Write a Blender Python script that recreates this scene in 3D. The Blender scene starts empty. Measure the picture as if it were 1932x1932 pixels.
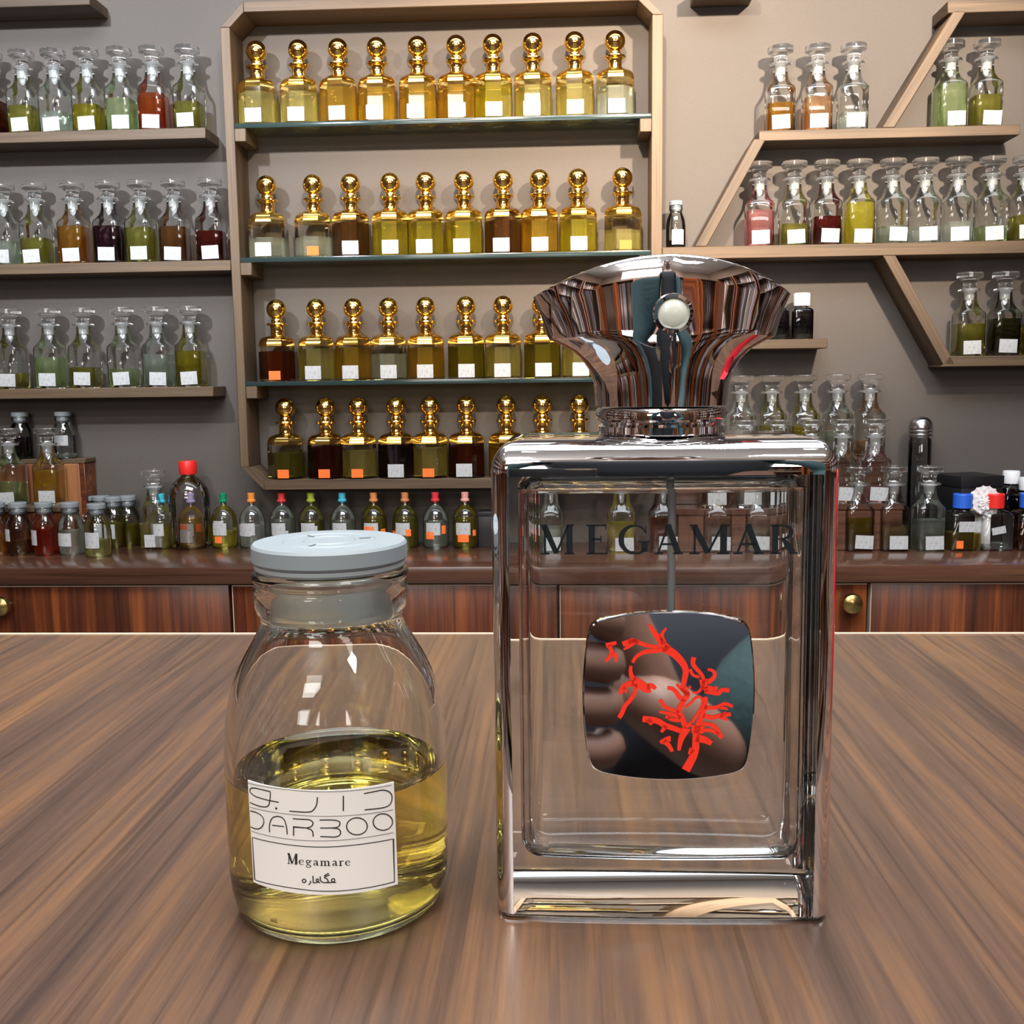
import bpy, bmesh, math, random
import numpy as np
from mathutils import Matrix, Vector
random.seed(7)
SC = bpy.context.scene
COL = SC.collection
# ------------------------------------------------------------------ camera
F_PX = 1932.0
CAM_Z = 1.067
PITCH, ROLL = math.radians(7.2), 0.0125
YAW = math.radians(2.8)                      # the display wall comes nearer on the right
_R0 = np.array([1.0, 0, 0]); FWD = np.array([0, math.cos(PITCH), -math.sin(PITCH)])
_U0 = np.array([0, math.sin(PITCH), math.cos(PITCH)])
RGT = _R0*math.cos(ROLL) - _U0*math.sin(ROLL); UPV = _U0*math.cos(ROLL) + _R0*math.sin(ROLL)
cam_data = bpy.data.cameras.new('camera'); cam = bpy.data.objects.new('camera', cam_data); COL.objects.link(cam)
cam_data.sensor_width = 36.0; cam_data.lens = 36.0*F_PX/1932.0
cam_data.clip_start = 0.01; cam_data.clip_end = 50
m4 = Matrix.Identity(4)
for i in range(3):
    m4[i][0] = RGT[i]; m4[i][1] = UPV[i]; m4[i][2] = -FWD[i]
m4[2][3] = CAM_Z
cam.matrix_world = m4
SC.camera = cam
# ------------------------------------------------------------------ world, exposure, lights
world = bpy.data.worlds.new('world'); SC.world = world; world.use_nodes = True
world.node_tree.nodes['Background'].inputs[0].default_value = (0.9, 0.92, 1, 1)
world.node_tree.nodes['Background'].inputs[1].default_value = 0.1
SC.view_settings.view_transform = 'Standard'; SC.view_settings.look = 'None'
SC.view_settings.exposure = -0.12; SC.view_settings.gamma = 1.0
SC.view_settings.use_curve_mapping = False
cy = SC.cycles
cy.max_bounces = 18; cy.transmission_bounces = 16; cy.glossy_bounces = 8; cy.diffuse_bounces = 4
cy.transparent_max_bounces = 40; cy.sample_clamp_indirect = 8.0; cy.blur_glossy = 0.5
cy.use_denoising = True
WD = 2.13*math.cos(YAW)
TV = np.array([math.cos(YAW), -math.sin(YAW), 0]); NV = np.array([math.sin(YAW), math.cos(YAW), 0])
def W(s, d, z):
    """wall coordinates: s along the display wall, d out from it, z relative to eye height"""
    p = TV*s + NV*(WD-d); return Vector((p[0], p[1], z+CAM_Z))
def ray(u, v): return FWD + RGT*(u-966)/F_PX + UPV*(966-v)/F_PX
def at(u, v, d):
    q = ray(u, v); p = q*((WD-d)/(q@NV)); return float(p@TV), float(p[2])
def on_z(u, v, z):
    q = ray(u, v); p = q*(z/q[2]); return float(p@TV), float(WD-p@NV)
def spot(name, loc, aim, power, color, size_deg, blend=0.6, radius=0.03):
    l = bpy.data.lights.new(name, 'SPOT'); l.energy = power; l.color = color
    l.spot_size = math.radians(size_deg); l.spot_blend = blend; l.shadow_soft_size = radius
    o = bpy.data.objects.new(name, l); COL.objects.link(o); o.location = loc
    o.rotation_euler = (Vector(aim)-Vector(loc)).to_track_quat('-Z', 'Y').to_euler(); return o
def area(name, loc, aim, power, color, sx, sy):
    l = bpy.data.lights.new(name, 'AREA'); l.energy = power; l.color = color
    l.shape = 'RECTANGLE'; l.size = sx; l.size_y = sy
    o = bpy.data.objects.new(name, l); COL.objects.link(o); o.location = loc
    o.rotation_euler = (Vector(aim)-Vector(loc)).to_track_quat('-Z', 'Y').to_euler(); return o
WARM = (1.0, 0.83, 0.64); COOL = (0.86, 0.93, 1.0); NEUT = (1.0, 0.95, 0.88)
spot('track_spot', W(0.72, 1.5, 1.02), W(0.40, 0, 0.62), 430, WARM, 56, 1.0)
spot('track_spot', W(-0.05, 1.5, 1.02), W(-0.08, 0, 0.55), 260, WARM, 50, 1.0)
spot('track_spot', W(-1.00, 1.5, 1.00), W(-0.86, 0, 0.55), 200, COOL, 52, 1.0)
area('ceiling_panel', (0.05, 0.40, 2.78), (0.05, 0.40, 0), 80, COOL, 1.7, 0.9)
area('ceiling_fill', W(0, 0.5, 1.45), W(0, 0.8, 1.75), 9, COOL, 3.6, 0.15)  # added upward fill lamp that brightens the ceiling, no real fitting
area('front_ceiling_panel', (0.2, 1.45, 2.79), (0.2, 1.45, 0), 12, COOL, 2.6, 0.35)
area('rear_fill', (-0.7, -1.2, 2.7), (-0.7, -1.8, 1.0), 70, NEUT, 0.8, 0.3)  # pair of added fill lamps brightening the shelving mirrored in chrome
area('rear_fill', (0.9, -1.2, 2.7), (0.9, -1.8, 1.0), 70, NEUT, 0.8, 0.3)
area('rear_glow_low', (-0.1, -1.95, 1.52), (-0.1, 2.0, 1.5), 26, (1.0, 0.97, 0.93), 2.4, 0.35)  # added lamp behind the camera for highlights on gold balls and glass
area('rear_glow_high', (-0.8, -2.0, 2.46), (-0.5, 2.0, 1.6), 20, (1.0, 0.97, 0.93), 0.9, 0.5)  # added high lamp, placed for white glare on the upper gold bottles' facets
for k in range(9):
    l = area('downlight', (-1.0+0.27*k, -0.25+0.22*((k*5) % 3), 2.70), (-1.0+0.27*k, -0.25+0.22*((k*5) % 3), 0), 3.6, NEUT, 0.09, 0.09); l.data.shape = 'DISK'
# ------------------------------------------------------------------ material helpers
def lin(r, g, b):
    f = lambda c: (c/255/12.92) if c/255 <= 0.04045 else ((c/255+0.055)/1.055)**2.4
    return (f(r), f(g), f(b), 1.0)
MATS = {}
def new_mat(name):
    m = bpy.data.materials.new(name); m.use_nodes = True; nt = m.node_tree; nt.nodes.clear()
    out = nt.nodes.new('ShaderNodeOutputMaterial'); MATS[name] = m
    return m, nt, out
def nd(nt, kind, **kw):
    n = nt.nodes.new(kind)
    for k, v in kw.items():
        if k in n.inputs: n.inputs[k].default_value = v
        else: setattr(n, k, v)
    return n
def principled(name, color, rough=0.5, metal=0.0, bump=0.0, scale=200.0, vary=0.0, spec=0.5, coat=0.0):
    m, nt, out = new_mat(name)
    p = nd(nt, 'ShaderNodeBsdfPrincipled'); p.inputs['Base Color'].default_value = color
    p.inputs['Roughness'].default_value = rough; p.inputs['Metallic'].default_value = metal
    p.inputs['Specular IOR Level'].default_value = spec; p.inputs['Coat Weight'].default_value = coat
    tc = nd(nt, 'ShaderNodeTexCoord'); nz = nd(nt, 'ShaderNodeTexNoise', Scale=scale, Detail=3.0)
    nt.links.new(tc.outputs['Object'], nz.inputs['Vector'])
    if bump:
        b = nd(nt, 'ShaderNodeBump', Strength=bump, Distance=0.001)
        nt.links.new(nz.outputs['Fac'], b.inputs['Height']); nt.links.new(b.outputs['Normal'], p.inputs['Normal'])
    if vary:
        mx = nd(nt, 'ShaderNodeMix', data_type='RGBA'); mx.inputs[6].default_value = tuple(c*(1-vary) for c in color[:3])+(1,)
        mx.inputs[7].default_value = tuple(min(1, c*(1+vary)) for c in color[:3])+(1,)
        nt.links.new(nz.outputs['Fac'], mx.inputs[0]); nt.links.new(mx.outputs[2], p.inputs['Base Color'])
    nt.links.new(p.outputs[0], out.inputs[0]); return m
def wood(name, dark, light, axis, scale=14.0, stretch=0.06, rough=0.45, bump=0.15, mid=None, fine=90.0, coat=0.0):
    """grain runs along the object axis given (0, 1, 2)"""
    m, nt, out = new_mat(name)
    p = nd(nt, 'ShaderNodeBsdfPrincipled', Roughness=rough); p.inputs['Coat Weight'].default_value = coat
    p.inputs['Coat Roughness'].default_value = 0.25
    tc = nd(nt, 'ShaderNodeTexCoord'); mp = nd(nt, 'ShaderNodeMapping')
    sc = [1.0, 1.0, 1.0]; sc[axis] = stretch; mp.inputs['Scale'].default_value = sc
    nt.links.new(tc.outputs['Object'], mp.inputs['Vector'])
    oi = nd(nt, 'ShaderNodeObjectInfo'); cmb = nd(nt, 'ShaderNodeVectorMath', operation='ADD')
    sep = nd(nt, 'ShaderNodeMath', operation='MULTIPLY'); sep.inputs[1].default_value = 7.0
    nt.links.new(oi.outputs['Random'], sep.inputs[0])
    nt.links.new(mp.outputs[0], cmb.inputs[0]); nt.links.new(sep.outputs[0], cmb.inputs[1])
    n1 = nd(nt, 'ShaderNodeTexNoise', Scale=scale, Detail=4.0, Roughness=0.6, Distortion=0.6)
    n2 = nd(nt, 'ShaderNodeTexNoise', Scale=fine, Detail=5.0, Roughness=0.7)
    for n in (n1, n2): nt.links.new(cmb.outputs[0], n.inputs['Vector'])
    cr = nd(nt, 'ShaderNodeValToRGB'); e = cr.color_ramp.elements
    e[0].position = 0.32; e[0].color = dark; e[1].position = 0.68; e[1].color = light
    if mid: k = e.new(0.5); k.color = mid
    mx = nd(nt, 'ShaderNodeMath', operation='MULTIPLY_ADD'); mx.inputs[1].default_value = 0.45; 
    s2 = nd(nt, 'ShaderNodeMath', operation='MULTIPLY'); s2.inputs[1].default_value = 0.6
    nt.links.new(n1.outputs['Fac'], s2.inputs[0]); nt.links.new(n2.outputs['Fac'], mx.inputs[0]); nt.links.new(s2.outputs[0], mx.inputs[2])
    nt.links.new(mx.outputs[0], cr.inputs[0])
    m2 = nd(nt, 'ShaderNodeMapping'); sc2 = [1.0, 1.0, 1.0]; sc2[axis] = stretch*0.35; m2.inputs['Scale'].default_value = sc2; nt.links.new(tc.outputs['Object'], m2.inputs['Vector'])
    n3 = nd(nt, 'ShaderNodeTexNoise', Scale=fine*1.6, Detail=3.0); nt.links.new(m2.outputs[0], n3.inputs['Vector'])
    c3 = nd(nt, 'ShaderNodeValToRGB'); q3 = c3.color_ramp.elements; q3[0].position = 0.33; q3[0].color = (.5, .48, .46, 1); q3[1].position = 0.46; q3[1].color = (1, 1, 1, 1); nt.links.new(n3.outputs['Fac'], c3.inputs[0])
    mm = nd(nt, 'ShaderNodeMix', data_type='RGBA', blend_type='MULTIPLY'); mm.inputs[0].default_value = 0.8; nt.links.new(cr.outputs[0], mm.inputs[6]); nt.links.new(c3.outputs[0], mm.inputs[7]); nt.links.new(mm.outputs[2], p.inputs['Base Color'])
    b = nd(nt, 'ShaderNodeBump', Strength=bump, Distance=0.0006)
    nt.links.new(n2.outputs['Fac'], b.inputs['Height']); nt.links.new(b.outputs['Normal'], p.inputs['Normal'])
    nt.links.new(p.outputs[0], out.inputs[0]); return m
def thin_glass(name, tint=(0.97, 0.985, 0.98, 1), edge=(0.72, 0.77, 0.76, 1), refl=1.0, rough=0.02, gold=0.0):
    """thin-walled glass: light goes straight through, walls seen edge-on are denser, Fresnel reflection on top"""
    m, nt, out = new_mat(name)
    lw = nd(nt, 'ShaderNodeLayerWeight', Blend=0.25)
    pw = nd(nt, 'ShaderNodeMath', operation='POWER'); pw.inputs[1].default_value = 2.2
    nt.links.new(lw.outputs['Facing'], pw.inputs[0])
    cm = nd(nt, 'ShaderNodeMix', data_type='RGBA'); cm.inputs[6].default_value = tint; cm.inputs[7].default_value = edge
    nt.links.new(pw.outputs[0], cm.inputs[0])
    tr = nd(nt, 'ShaderNodeBsdfTransparent'); nt.links.new(cm.outputs[2], tr.inputs[0])
    gl = nd(nt, 'ShaderNodeBsdfAnisotropic', Roughness=rough); gl.inputs['Color'].default_value = (1, 1, 1, 1)
    fr = nd(nt, 'ShaderNodeFresnel', IOR=1.5)
    mu = nd(nt, 'ShaderNodeMath', operation='MULTIPLY', use_clamp=True); mu.inputs[1].default_value = 1.6*refl
    nt.links.new(fr.outputs[0], mu.inputs[0])
    mix = nd(nt, 'ShaderNodeMixShader'); nt.links.new(mu.outputs[0], mix.inputs[0])
    nt.links.new(tr.outputs[0], mix.inputs[1]); nt.links.new(gl.outputs[0], mix.inputs[2])
    last = mix
    if gold:
        g = nd(nt, 'ShaderNodeBsdfAnisotropic', Roughness=0.12); g.inputs['Color'].default_value = (1.0, 0.66, 0.16, 1)
        m2 = nd(nt, 'ShaderNodeMixShader'); m2.inputs[0].default_value = gold
        nt.links.new(mix.outputs[0], m2.inputs[1]); nt.links.new(g.outputs[0], m2.inputs[2]); last = m2
    nt.links.new(last.outputs[0], out.inputs[0]); return m
def solid_glass(name, ior=1.5, color=(1, 1, 1, 1), rough=0.0, absorb=None, density=0.0):
    m, nt, out = new_mat(name)
    g = nd(nt, 'ShaderNodeBsdfGlass', IOR=ior, Roughness=rough); g.inputs['Color'].default_value = color
    nt.links.new(g.outputs[0], out.inputs[0])
    if absorb:
        v = nd(nt, 'ShaderNodeVolumeAbsorption', Density=density); v.inputs['Color'].default_value = absorb
        nt.links.new(v.outputs[0], out.inputs['Volume'])
    return m
def liquid(name, col):
    """tinted see-through oil in a small bottle: part bent, part straight light, a little haze"""
    m, nt, out = new_mat('liquid_'+name); c6 = tuple(c**0.6 for c in col[:3])+(1,)
    tr = nd(nt, 'ShaderNodeBsdfTransparent'); tr.inputs[0].default_value = c6
    gl = nd(nt, 'ShaderNodeBsdfGlass', IOR=1.36, Roughness=0.02); gl.inputs['Color'].default_value = c6
    mix = nd(nt, 'ShaderNodeMixShader'); mix.inputs[0].default_value = 0.48
    nt.links.new(tr.outputs[0], mix.inputs[1]); nt.links.new(gl.outputs[0], mix.inputs[2])
    df = nd(nt, 'ShaderNodeBsdfDiffuse'); df.inputs[0].default_value = tuple(c**1.3 for c in col[:3])+(1,)
    m2 = nd(nt, 'ShaderNodeMixShader'); m2.inputs[0].default_value = 0.1
    nt.links.new(mix.outputs[0], m2.inputs[1]); nt.links.new(df.outputs[0], m2.inputs[2])
    nt.links.new(m2.outputs[0], out.inputs[0]); return m
# ------------------------------------------------------------------ materials
PINE = wood('pine_board', lin(56, 43, 31), lin(102, 80, 57), 0, scale=9, stretch=0.05, rough=0.6, mid=lin(82, 64, 46))
PINE_Z = wood('pine_upright', lin(104, 78, 56), lin(178, 142, 108), 2, scale=9, stretch=0.05, rough=0.55, mid=lin(146, 113, 84))
WALNUT = wood('walnut_door', lin(36, 15, 9), lin(146, 78, 36), 2, scale=16, stretch=0.035, rough=0.3, mid=lin(86, 42, 24), fine=60, coat=0.2)
WALNUT_TOP = wood('walnut_worktop', lin(58, 36, 27), lin(100, 68, 52), 0, scale=10, stretch=0.05, rough=0.2, mid=lin(78, 50, 38), coat=0.4)
CRATE = wood('riser_wood', lin(84, 46, 30), lin(156, 104, 66), 2, scale=12, stretch=0.05, rough=0.45, mid=lin(118, 70, 44))
TABLE = wood('table_wood', lin(46, 33, 29), lin(106, 74, 48), 1, scale=42, stretch=0.04, rough=0.32, mid=lin(74, 54, 43), fine=260, bump=0.25, coat=0.3)
EDGE = principled('edge_banding', lin(196, 172, 150), 0.35, vary=0.1)
WALL = principled('wall_paint', lin(90, 84, 80), 0.85, bump=0.5, scale=420, vary=0.06, spec=0.2)
WALL2 = principled('side_wall_paint', lin(120, 98, 84), 0.85, vary=0.1)
CEIL = principled('ceiling_paint', lin(205, 205, 205), 0.9)
FLOOR = principled('floor_tile', lin(90, 82, 76), 0.4, vary=0.15, scale=6)
GOLD = principled('gold_metal', (1.0, 0.66, 0.2, 1), 0.07, 1.0)
CHROME = principled('chrome', (0.86, 0.87, 0.9, 1), 0.025, 1.0)
STEEL = principled('brushed_steel', (0.6, 0.61, 0.63, 1), 0.22, 1.0)
PLATE = principled('mirror_plate', (0.78, 0.79, 0.82, 1), 0.03, 1.0)
BRASS = principled('aged_brass', (0.55, 0.42, 0.16, 1), 0.25, 1.0)
CLEAR = thin_glass('bottle_glass')
SHOULDER = thin_glass('gold_tinted_glass', (0.98, 0.86, 0.5, 1), (0.6, 0.42, 0.1, 1), gold=0.42)  # gold lacquer tint that also carries painted reflections of the gold neck
GOLDGLASS = thin_glass('warm_bottle_glass', (0.985, 0.965, 0.9, 1), (0.6, 0.5, 0.22, 1))
SHELFGLASS = thin_glass('shelf_glass', (0.8, 0.9, 0.88, 1), (0.25, 0.38, 0.38, 1))
SHELFEDGE = principled('glass_edge', lin(40, 54, 54), 0.12, spec=0.6)
def ground_glass(name):
    m, nt, out = new_mat(name)
    g = nd(nt, 'ShaderNodeBsdfGlass', IOR=1.5, Roughness=0.0); t = nd(nt, 'ShaderNodeBsdfTransparent'); t.inputs[0].default_value = (.95, .97, .97, 1)
    w = nd(nt, 'ShaderNodeBsdfTranslucent'); w.inputs[0].default_value = (.8, .82, .82, 1); d = nd(nt, 'ShaderNodeBsdfDiffuse'); d.inputs[0].default_value = (.7, .72, .72, 1)
    m1 = nd(nt, 'ShaderNodeMixShader'); m1.inputs[0].default_value = 0.0; m2 = nd(nt, 'ShaderNodeMixShader'); m2.inputs[0].default_value = 0.5; m3 = nd(nt, 'ShaderNodeMixShader'); m3.inputs[0].default_value = 0.03
    nt.links.new(g.outputs[0], m1.inputs[1]); nt.links.new(t.outputs[0], m1.inputs[2]); nt.links.new(w.outputs[0], m2.inputs[1]); nt.links.new(d.outputs[0], m2.inputs[2])
    nt.links.new(m1.outputs[0], m3.inputs[1]); nt.links.new(m2.outputs[0], m3.inputs[2]); nt.links.new(m3.outputs[0], out.inputs[0]); return m
STOPPER = ground_glass('stopper_glass')
def frosted(name):
    m, nt, out = new_mat(name); g = nd(nt, 'ShaderNodeBsdfGlass', IOR=1.5, Roughness=0.25); d = nd(nt, 'ShaderNodeBsdfDiffuse'); d.inputs[0].default_value = (.75, .77, .77, 1); t = nd(nt, 'ShaderNodeBsdfTransparent')
    a = nd(nt, 'ShaderNodeMixShader'); a.inputs[0].default_value = 0.4; b = nd(nt, 'ShaderNodeMixShader'); b.inputs[0].default_value = 0.35
    nt.links.new(g.outputs[0], a.inputs[1]); nt.links.new(t.outputs[0], a.inputs[2]); nt.links.new(a.outputs[0], b.inputs[1]); nt.links.new(d.outputs[0], b.inputs[2]); nt.links.new(b.outputs[0], out.inputs[0]); return m
FROST = frosted('ground_glass_joint')
FLINT = solid_glass('flint_glass', 1.5, (0.995, 1, 0.998, 1))
JARGLASS = solid_glass('jar_glass', 1.48, (0.985, 0.995, 0.99, 1))
PERFUME = solid_glass('perfume_liquid', 1.36, (1, 1, 1, 1))
OIL = solid_glass('yellow_oil', 1.42, (1, 1, 1, 1), absorb=(1.0, 0.87, 0.05, 1), density=32)
PAPER = principled('white_paper', lin(204, 200, 197), 0.75)
INK = principled('black_ink', lin(28, 26, 28), 0.6)
INK_THIN = principled('grey_ink', lin(120, 116, 116), 0.6)
ORANGE = principled('orange_paper', lin(238, 112, 40), 0.7)
ETCH = principled('dark_lettering', lin(40, 46, 50), 0.2, 0.5)
CORAL = principled('red_enamel', lin(226, 48, 30), 0.35, coat=0.3)
LID = principled('grey_plastic', lin(116, 124, 129), 0.5, vary=0.04, scale=60)
LID_D = principled('dark_grey_plastic', lin(128, 134, 138), 0.5)
PLUG = principled('frosted_plug', lin(196, 200, 196), 0.5)
BLACK = principled('black_card', lin(24, 23, 25), 0.45)
WHITE = principled('white_plastic', lin(226, 226, 228), 0.4)
PEARL = principled('milky_stone', lin(196, 200, 190), 0.25, coat=0.6)
RED = principled('red_card', lin(196, 30, 44), 0.5)
LACE = principled('white_lace', lin(228, 222, 222), 0.9, bump=1.0, scale=500)
def small_label_mat():
    m, nt, out = new_mat('printed_label')
    p = nd(nt, 'ShaderNodeBsdfPrincipled', Roughness=0.7); tc = nd(nt, 'ShaderNodeTexCoord')
    mp = nd(nt, 'ShaderNodeMapping'); mp.inputs['Scale'].default_value = (260, 1, 60)
    nt.links.new(tc.outputs['Object'], mp.inputs[0])
    wv = nd(nt, 'ShaderNodeTexNoise', Scale=2.0, Detail=1.0); nt.links.new(mp.outputs[0], wv.inputs['Vector'])
    cr = nd(nt, 'ShaderNodeValToRGB'); e = cr.color_ramp.elements
    e[0].position = 0.36; e[0].color = lin(156, 156, 158); e[1].position = 0.5; e[1].color = lin(178, 179, 180)
    nt.links.new(wv.outputs['Fac'], cr.inputs[0]); nt.links.new(cr.outputs[0], p.inputs['Base Color'])
    nt.links.new(p.outputs[0], out.inputs[0]); return m
LABEL = small_label_mat()
LQ = {}
for k, c in dict(clear=(.86, .9, .86), grey=(.72, .77, .7), palegreen=(.68, .76, .52), olive=(.56, .54, .18), oliveyellow=(.62, .56, .1),
                 gold=(.86, .68, .18), yellow=(.86, .8, .2), paleyellow=(.9, .86, .5), amber=(.66, .4, .1), brown=(.42, .24, .1),
                 redorange=(.66, .2, .06), red=(.72, .12, .04), darkred=(.3, .06, .05), plum=(.13, .06, .09), pink=(.84, .5, .5), peach=(.8, .56, .36),
                 darkgreen=(.1, .14, .05), black=(.03, .03, .04), rust=(.42, .13, .05)).items():
    LQ[k] = liquid(k, c+(1,))
def plastic(name, rgb): return principled('plastic_'+name, lin(*rgb), 0.4)
CAPS = {k: plastic(k, v) for k, v in dict(cyan=(60, 170, 190), lavender=(150, 138, 170), green=(10, 128, 88), orange=(226, 140, 60), red=(210, 62, 66),
        olivegreen=(150, 165, 50), sky=(70, 170, 196), tan=(206, 132, 76), brown=(196, 126, 78), crimson=(206, 52, 62), rose=(216, 150, 140),
        scarlet=(222, 40, 34), blue=(40, 96, 200)).items()}
# ------------------------------------------------------------------ mesh helpers
def mesh_obj(name, verts, faces, mat, parent=None, smooth=30, loc=None, rotz=0.0):
    me = bpy.data.meshes.new(name); me.from_pydata([tuple(v) for v in verts], [], faces); me.update()
    if smooth is not None:
        me.shade_smooth()
        if smooth < 180: me.set_sharp_from_angle(angle=math.radians(smooth))
    me.materials.append(mat)
    o = bpy.data.objects.new(name, me); COL.objects.link(o)
    if parent: o.parent = parent
    if loc is not None: o.location = loc
    o.rotation_euler.z = rotz
    return o
def tag(o, label=None, cat=None, group=None, kind=None):
    for k, v in (('label', label), ('category', cat), ('group', group), ('kind', kind)):
        if v: o[k] = v
    return o
def empty(name, loc, rotz=0.0, label=None, cat=None, group=None):
    o = bpy.data.objects.new(name, None); COL.objects.link(o); o.location = loc; o.rotation_euler.z = rotz
    o.empty_display_size = 0.02
    return tag(o, label, cat, group)
def bevel_mesh(o, w, seg=2):
    b = bmesh.new(); b.from_mesh(o.data)
    bmesh.ops.bevel(b, geom=list(b.edges), offset=w, segments=seg, affect='EDGES', profile=0.5)
    b.to_mesh(o.data); b.free(); o.data.shade_smooth(); o.data.set_sharp_from_angle(angle=math.radians(40)); return o
def box_data(x0, x1, y0, y1, z0, z1):
    v = [(x0, y0, z0), (x1, y0, z0), (x1, y1, z0), (x0, y1, z0), (x0, y0, z1), (x1, y0, z1), (x1, y1, z1), (x0, y1, z1)]
    return v, [(0, 3, 2, 1), (4, 5, 6, 7), (0, 1, 5, 4), (1, 2, 6, 5), (2, 3, 7, 6), (3, 0, 4, 7)]
def box(name, b, mat, parent=None, bev=0.0, loc=None, rotz=0.0):
    v, f = box_data(*b); o = mesh_obj(name, v, f, mat, parent, None, loc, rotz)
    if bev: bevel_mesh(o, bev)
    return o
def rings_data(rings, cap0=True, cap1=True, flip=False):
    n = len(rings[0]); v = [p for r in rings for p in r]; f = []
    for i in range(len(rings)-1):
        for j in range(n):
            a, b = i*n+j, i*n+(j+1) % n; f.append((a, b, b+n, a+n))
    if cap0: f.append(tuple(reversed(range(n))))
    if cap1: k = (len(rings)-1)*n; f.append(tuple(range(k, k+n)))
    if flip: f = [tuple(reversed(q)) for q in f]
    return v, f
def circ(r, z, n, cx=0.0, cy=0.0): return [(cx+r*math.cos(2*math.pi*j/n), cy+r*math.sin(2*math.pi*j/n), z) for j in range(n)]
def lathe(name, prof, mat, parent=None, n=24, smooth=35, cap0=True, cap1=True, loc=None):
    v, f = rings_data([circ(max(r, 1e-5), z, n) for r, z in prof], cap0, cap1)
    return mesh_obj(name, v, f, mat, parent, smooth, loc)
def sring(h, z, e, n):
    """superellipse ring: e = 2 a circle, e = 10 a square with soft corners"""
    o = []
    for j in range(n):
        a = 2*math.pi*(j+0.5)/n; c, s = math.cos(a), math.sin(a)
        k = (abs(c)**e+abs(s)**e)**(-1/e); o.append((h*k*c, h*k*s, z))
    return o
def rrect(hx, hy, r, z, k=5, bulge=0.0):
    o = []
    for cx, cy, a0 in ((hx-r, hy-r, 0), (-(hx-r), hy-r, 90), (-(hx-r), -(hy-r), 180), (hx-r, -(hy-r), 270)):
        for i in range(k+1):
            a = math.radians(a0+90*i/k); o.append([cx+r*math.cos(a), cy+r*math.sin(a), z])
    if bulge:                                        # gently convex front and back
        p = []; m = len(o)
        for i in range(m):
            a, b = o[i], o[(i+1) % m]; p.append(a)
            if abs(a[0]-b[0]) > hx:
                for t in range(1, 12): p.append([a[0]+(b[0]-a[0])*t/12, a[1], z])
        for q in p: q[1] += math.copysign(bulge*max(0, 1-(q[0]/(hx-r))**2), q[1])
        o = p
    return [tuple(q) for q in o]
def ribbon(name, strokes, width, place, mat, parent=None, lift=0.0):
    """flat strokes: list of point lists (x, z[, w]); place(x, z) gives the 3-D point on the carrying surface"""
    v, f = [], []
    for st in strokes:
        pts = [np.array(p[:2], float) for p in st]; ws = [(p[2] if len(p) > 2 else width) for p in st]
        n = len(pts); base = len(v)
        closed = np.linalg.norm(pts[0]-pts[-1]) < 1e-9
        for i in range(n):
            a = pts[i-1] if i else (pts[-2] if closed else pts[0]); b = pts[i+1] if i < n-1 else (pts[1] if closed else pts[-1])
            if i == 0 and not closed: a = pts[0]
            t = b-a; t = t/(np.linalg.norm(t)+1e-12); nn = np.array([-t[1], t[0]])
            k = 1.0
            if 0 < i < n-1 or closed:
                d = pts[i]-a; d = d/(np.linalg.norm(d)+1e-12); c = max(0.55, abs(float(d@t))); k = 1/c
            for sg in (1, -1):
                q = pts[i]+nn*sg*ws[i]/2*k; v.append(place(q[0], q[1]))
        for i in range(n-1):
            a = base+2*i; f.append((a, a+1, a+3, a+2))
    return mesh_obj(name, v, f, mat, parent, None)
def smooth_line(pts, it=2):
    pts = [tuple(p) for p in pts]
    for _ in range(it):
        q = [pts[0]]
        for a, b in zip(pts, pts[1:]):
            q.append(tuple(x*.75+y*.25 for x, y in zip(a, b))); q.append(tuple(x*.25+y*.75 for x, y in zip(a, b)))
        q.append(pts[-1]); pts = q
    return pts
def wall_prism(name, poly, d0, d1, mat, parent=None, bev=0.0012, along=True):
    """a board: outline poly [(s, z)] on the wall, from d0 to d1 out from it; grain follows its longest edge"""
    c = np.mean(poly, axis=0)
    e = max(((np.array(poly[(i+1) % len(poly)])-np.array(poly[i])) for i in range(len(poly))), key=np.linalg.norm)
    a = math.atan2(e[1], e[0])
    if a > math.pi/2: a -= math.pi
    if a <= -math.pi/2: a += math.pi
    if not along: a = 0.0
    ca, sa = math.cos(-a), math.sin(-a)
    loc2 = [((p[0]-c[0])*ca-(p[1]-c[1])*sa, (p[0]-c[0])*sa+(p[1]-c[1])*ca) for p in poly]
    area2 = sum(x0*y1-x1*y0 for (x0, y0), (x1, y1) in zip(loc2, loc2[1:]+loc2[:1]))
    if area2 < 0: loc2.reverse()
    hd = (d1-d0)/2; n = len(loc2)
    v = [(x, -hd, z) for x, z in loc2]+[(x, hd, z) for x, z in loc2]
    f = [tuple(range(n)), tuple(reversed(range(n, 2*n)))]+[(i+n, (i+1) % n+n, (i+1) % n, i) for i in range(n)]
    o = mesh_obj(name, v, f, mat, None, None)
    if bev: bevel_mesh(o, bev, 1)
    M = Matrix.Translation(W(c[0], (d0+d1)/2, c[1])) @ Matrix.Rotation(-YAW, 4, 'Z') @ Matrix.Rotation(-a, 4, 'Y')
    o.matrix_world = M
    if parent:
        o.parent = parent; o.matrix_parent_inverse = Matrix.Identity(4)
        P = Matrix.Translation(parent.location) @ Matrix.Rotation(parent.rotation_euler.z, 4, 'Z')
        o.matrix_basis = P.inverted() @ M
    return o
def copy_thing(root, loc, rotz=0.0, scale=None):
    r = root.copy(); COL.objects.link(r); r.location = loc; r.rotation_euler = (0, 0, rotz)
    for ch in root.children:
        c = ch.copy(); COL.objects.link(c); c.parent = r
        for g in ch.children:
            k = g.copy(); COL.objects.link(k); k.parent = c
    return r
def child(root, name):
    for c in root.children:
        if c.name.split('.')[0] == name: return c
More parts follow.
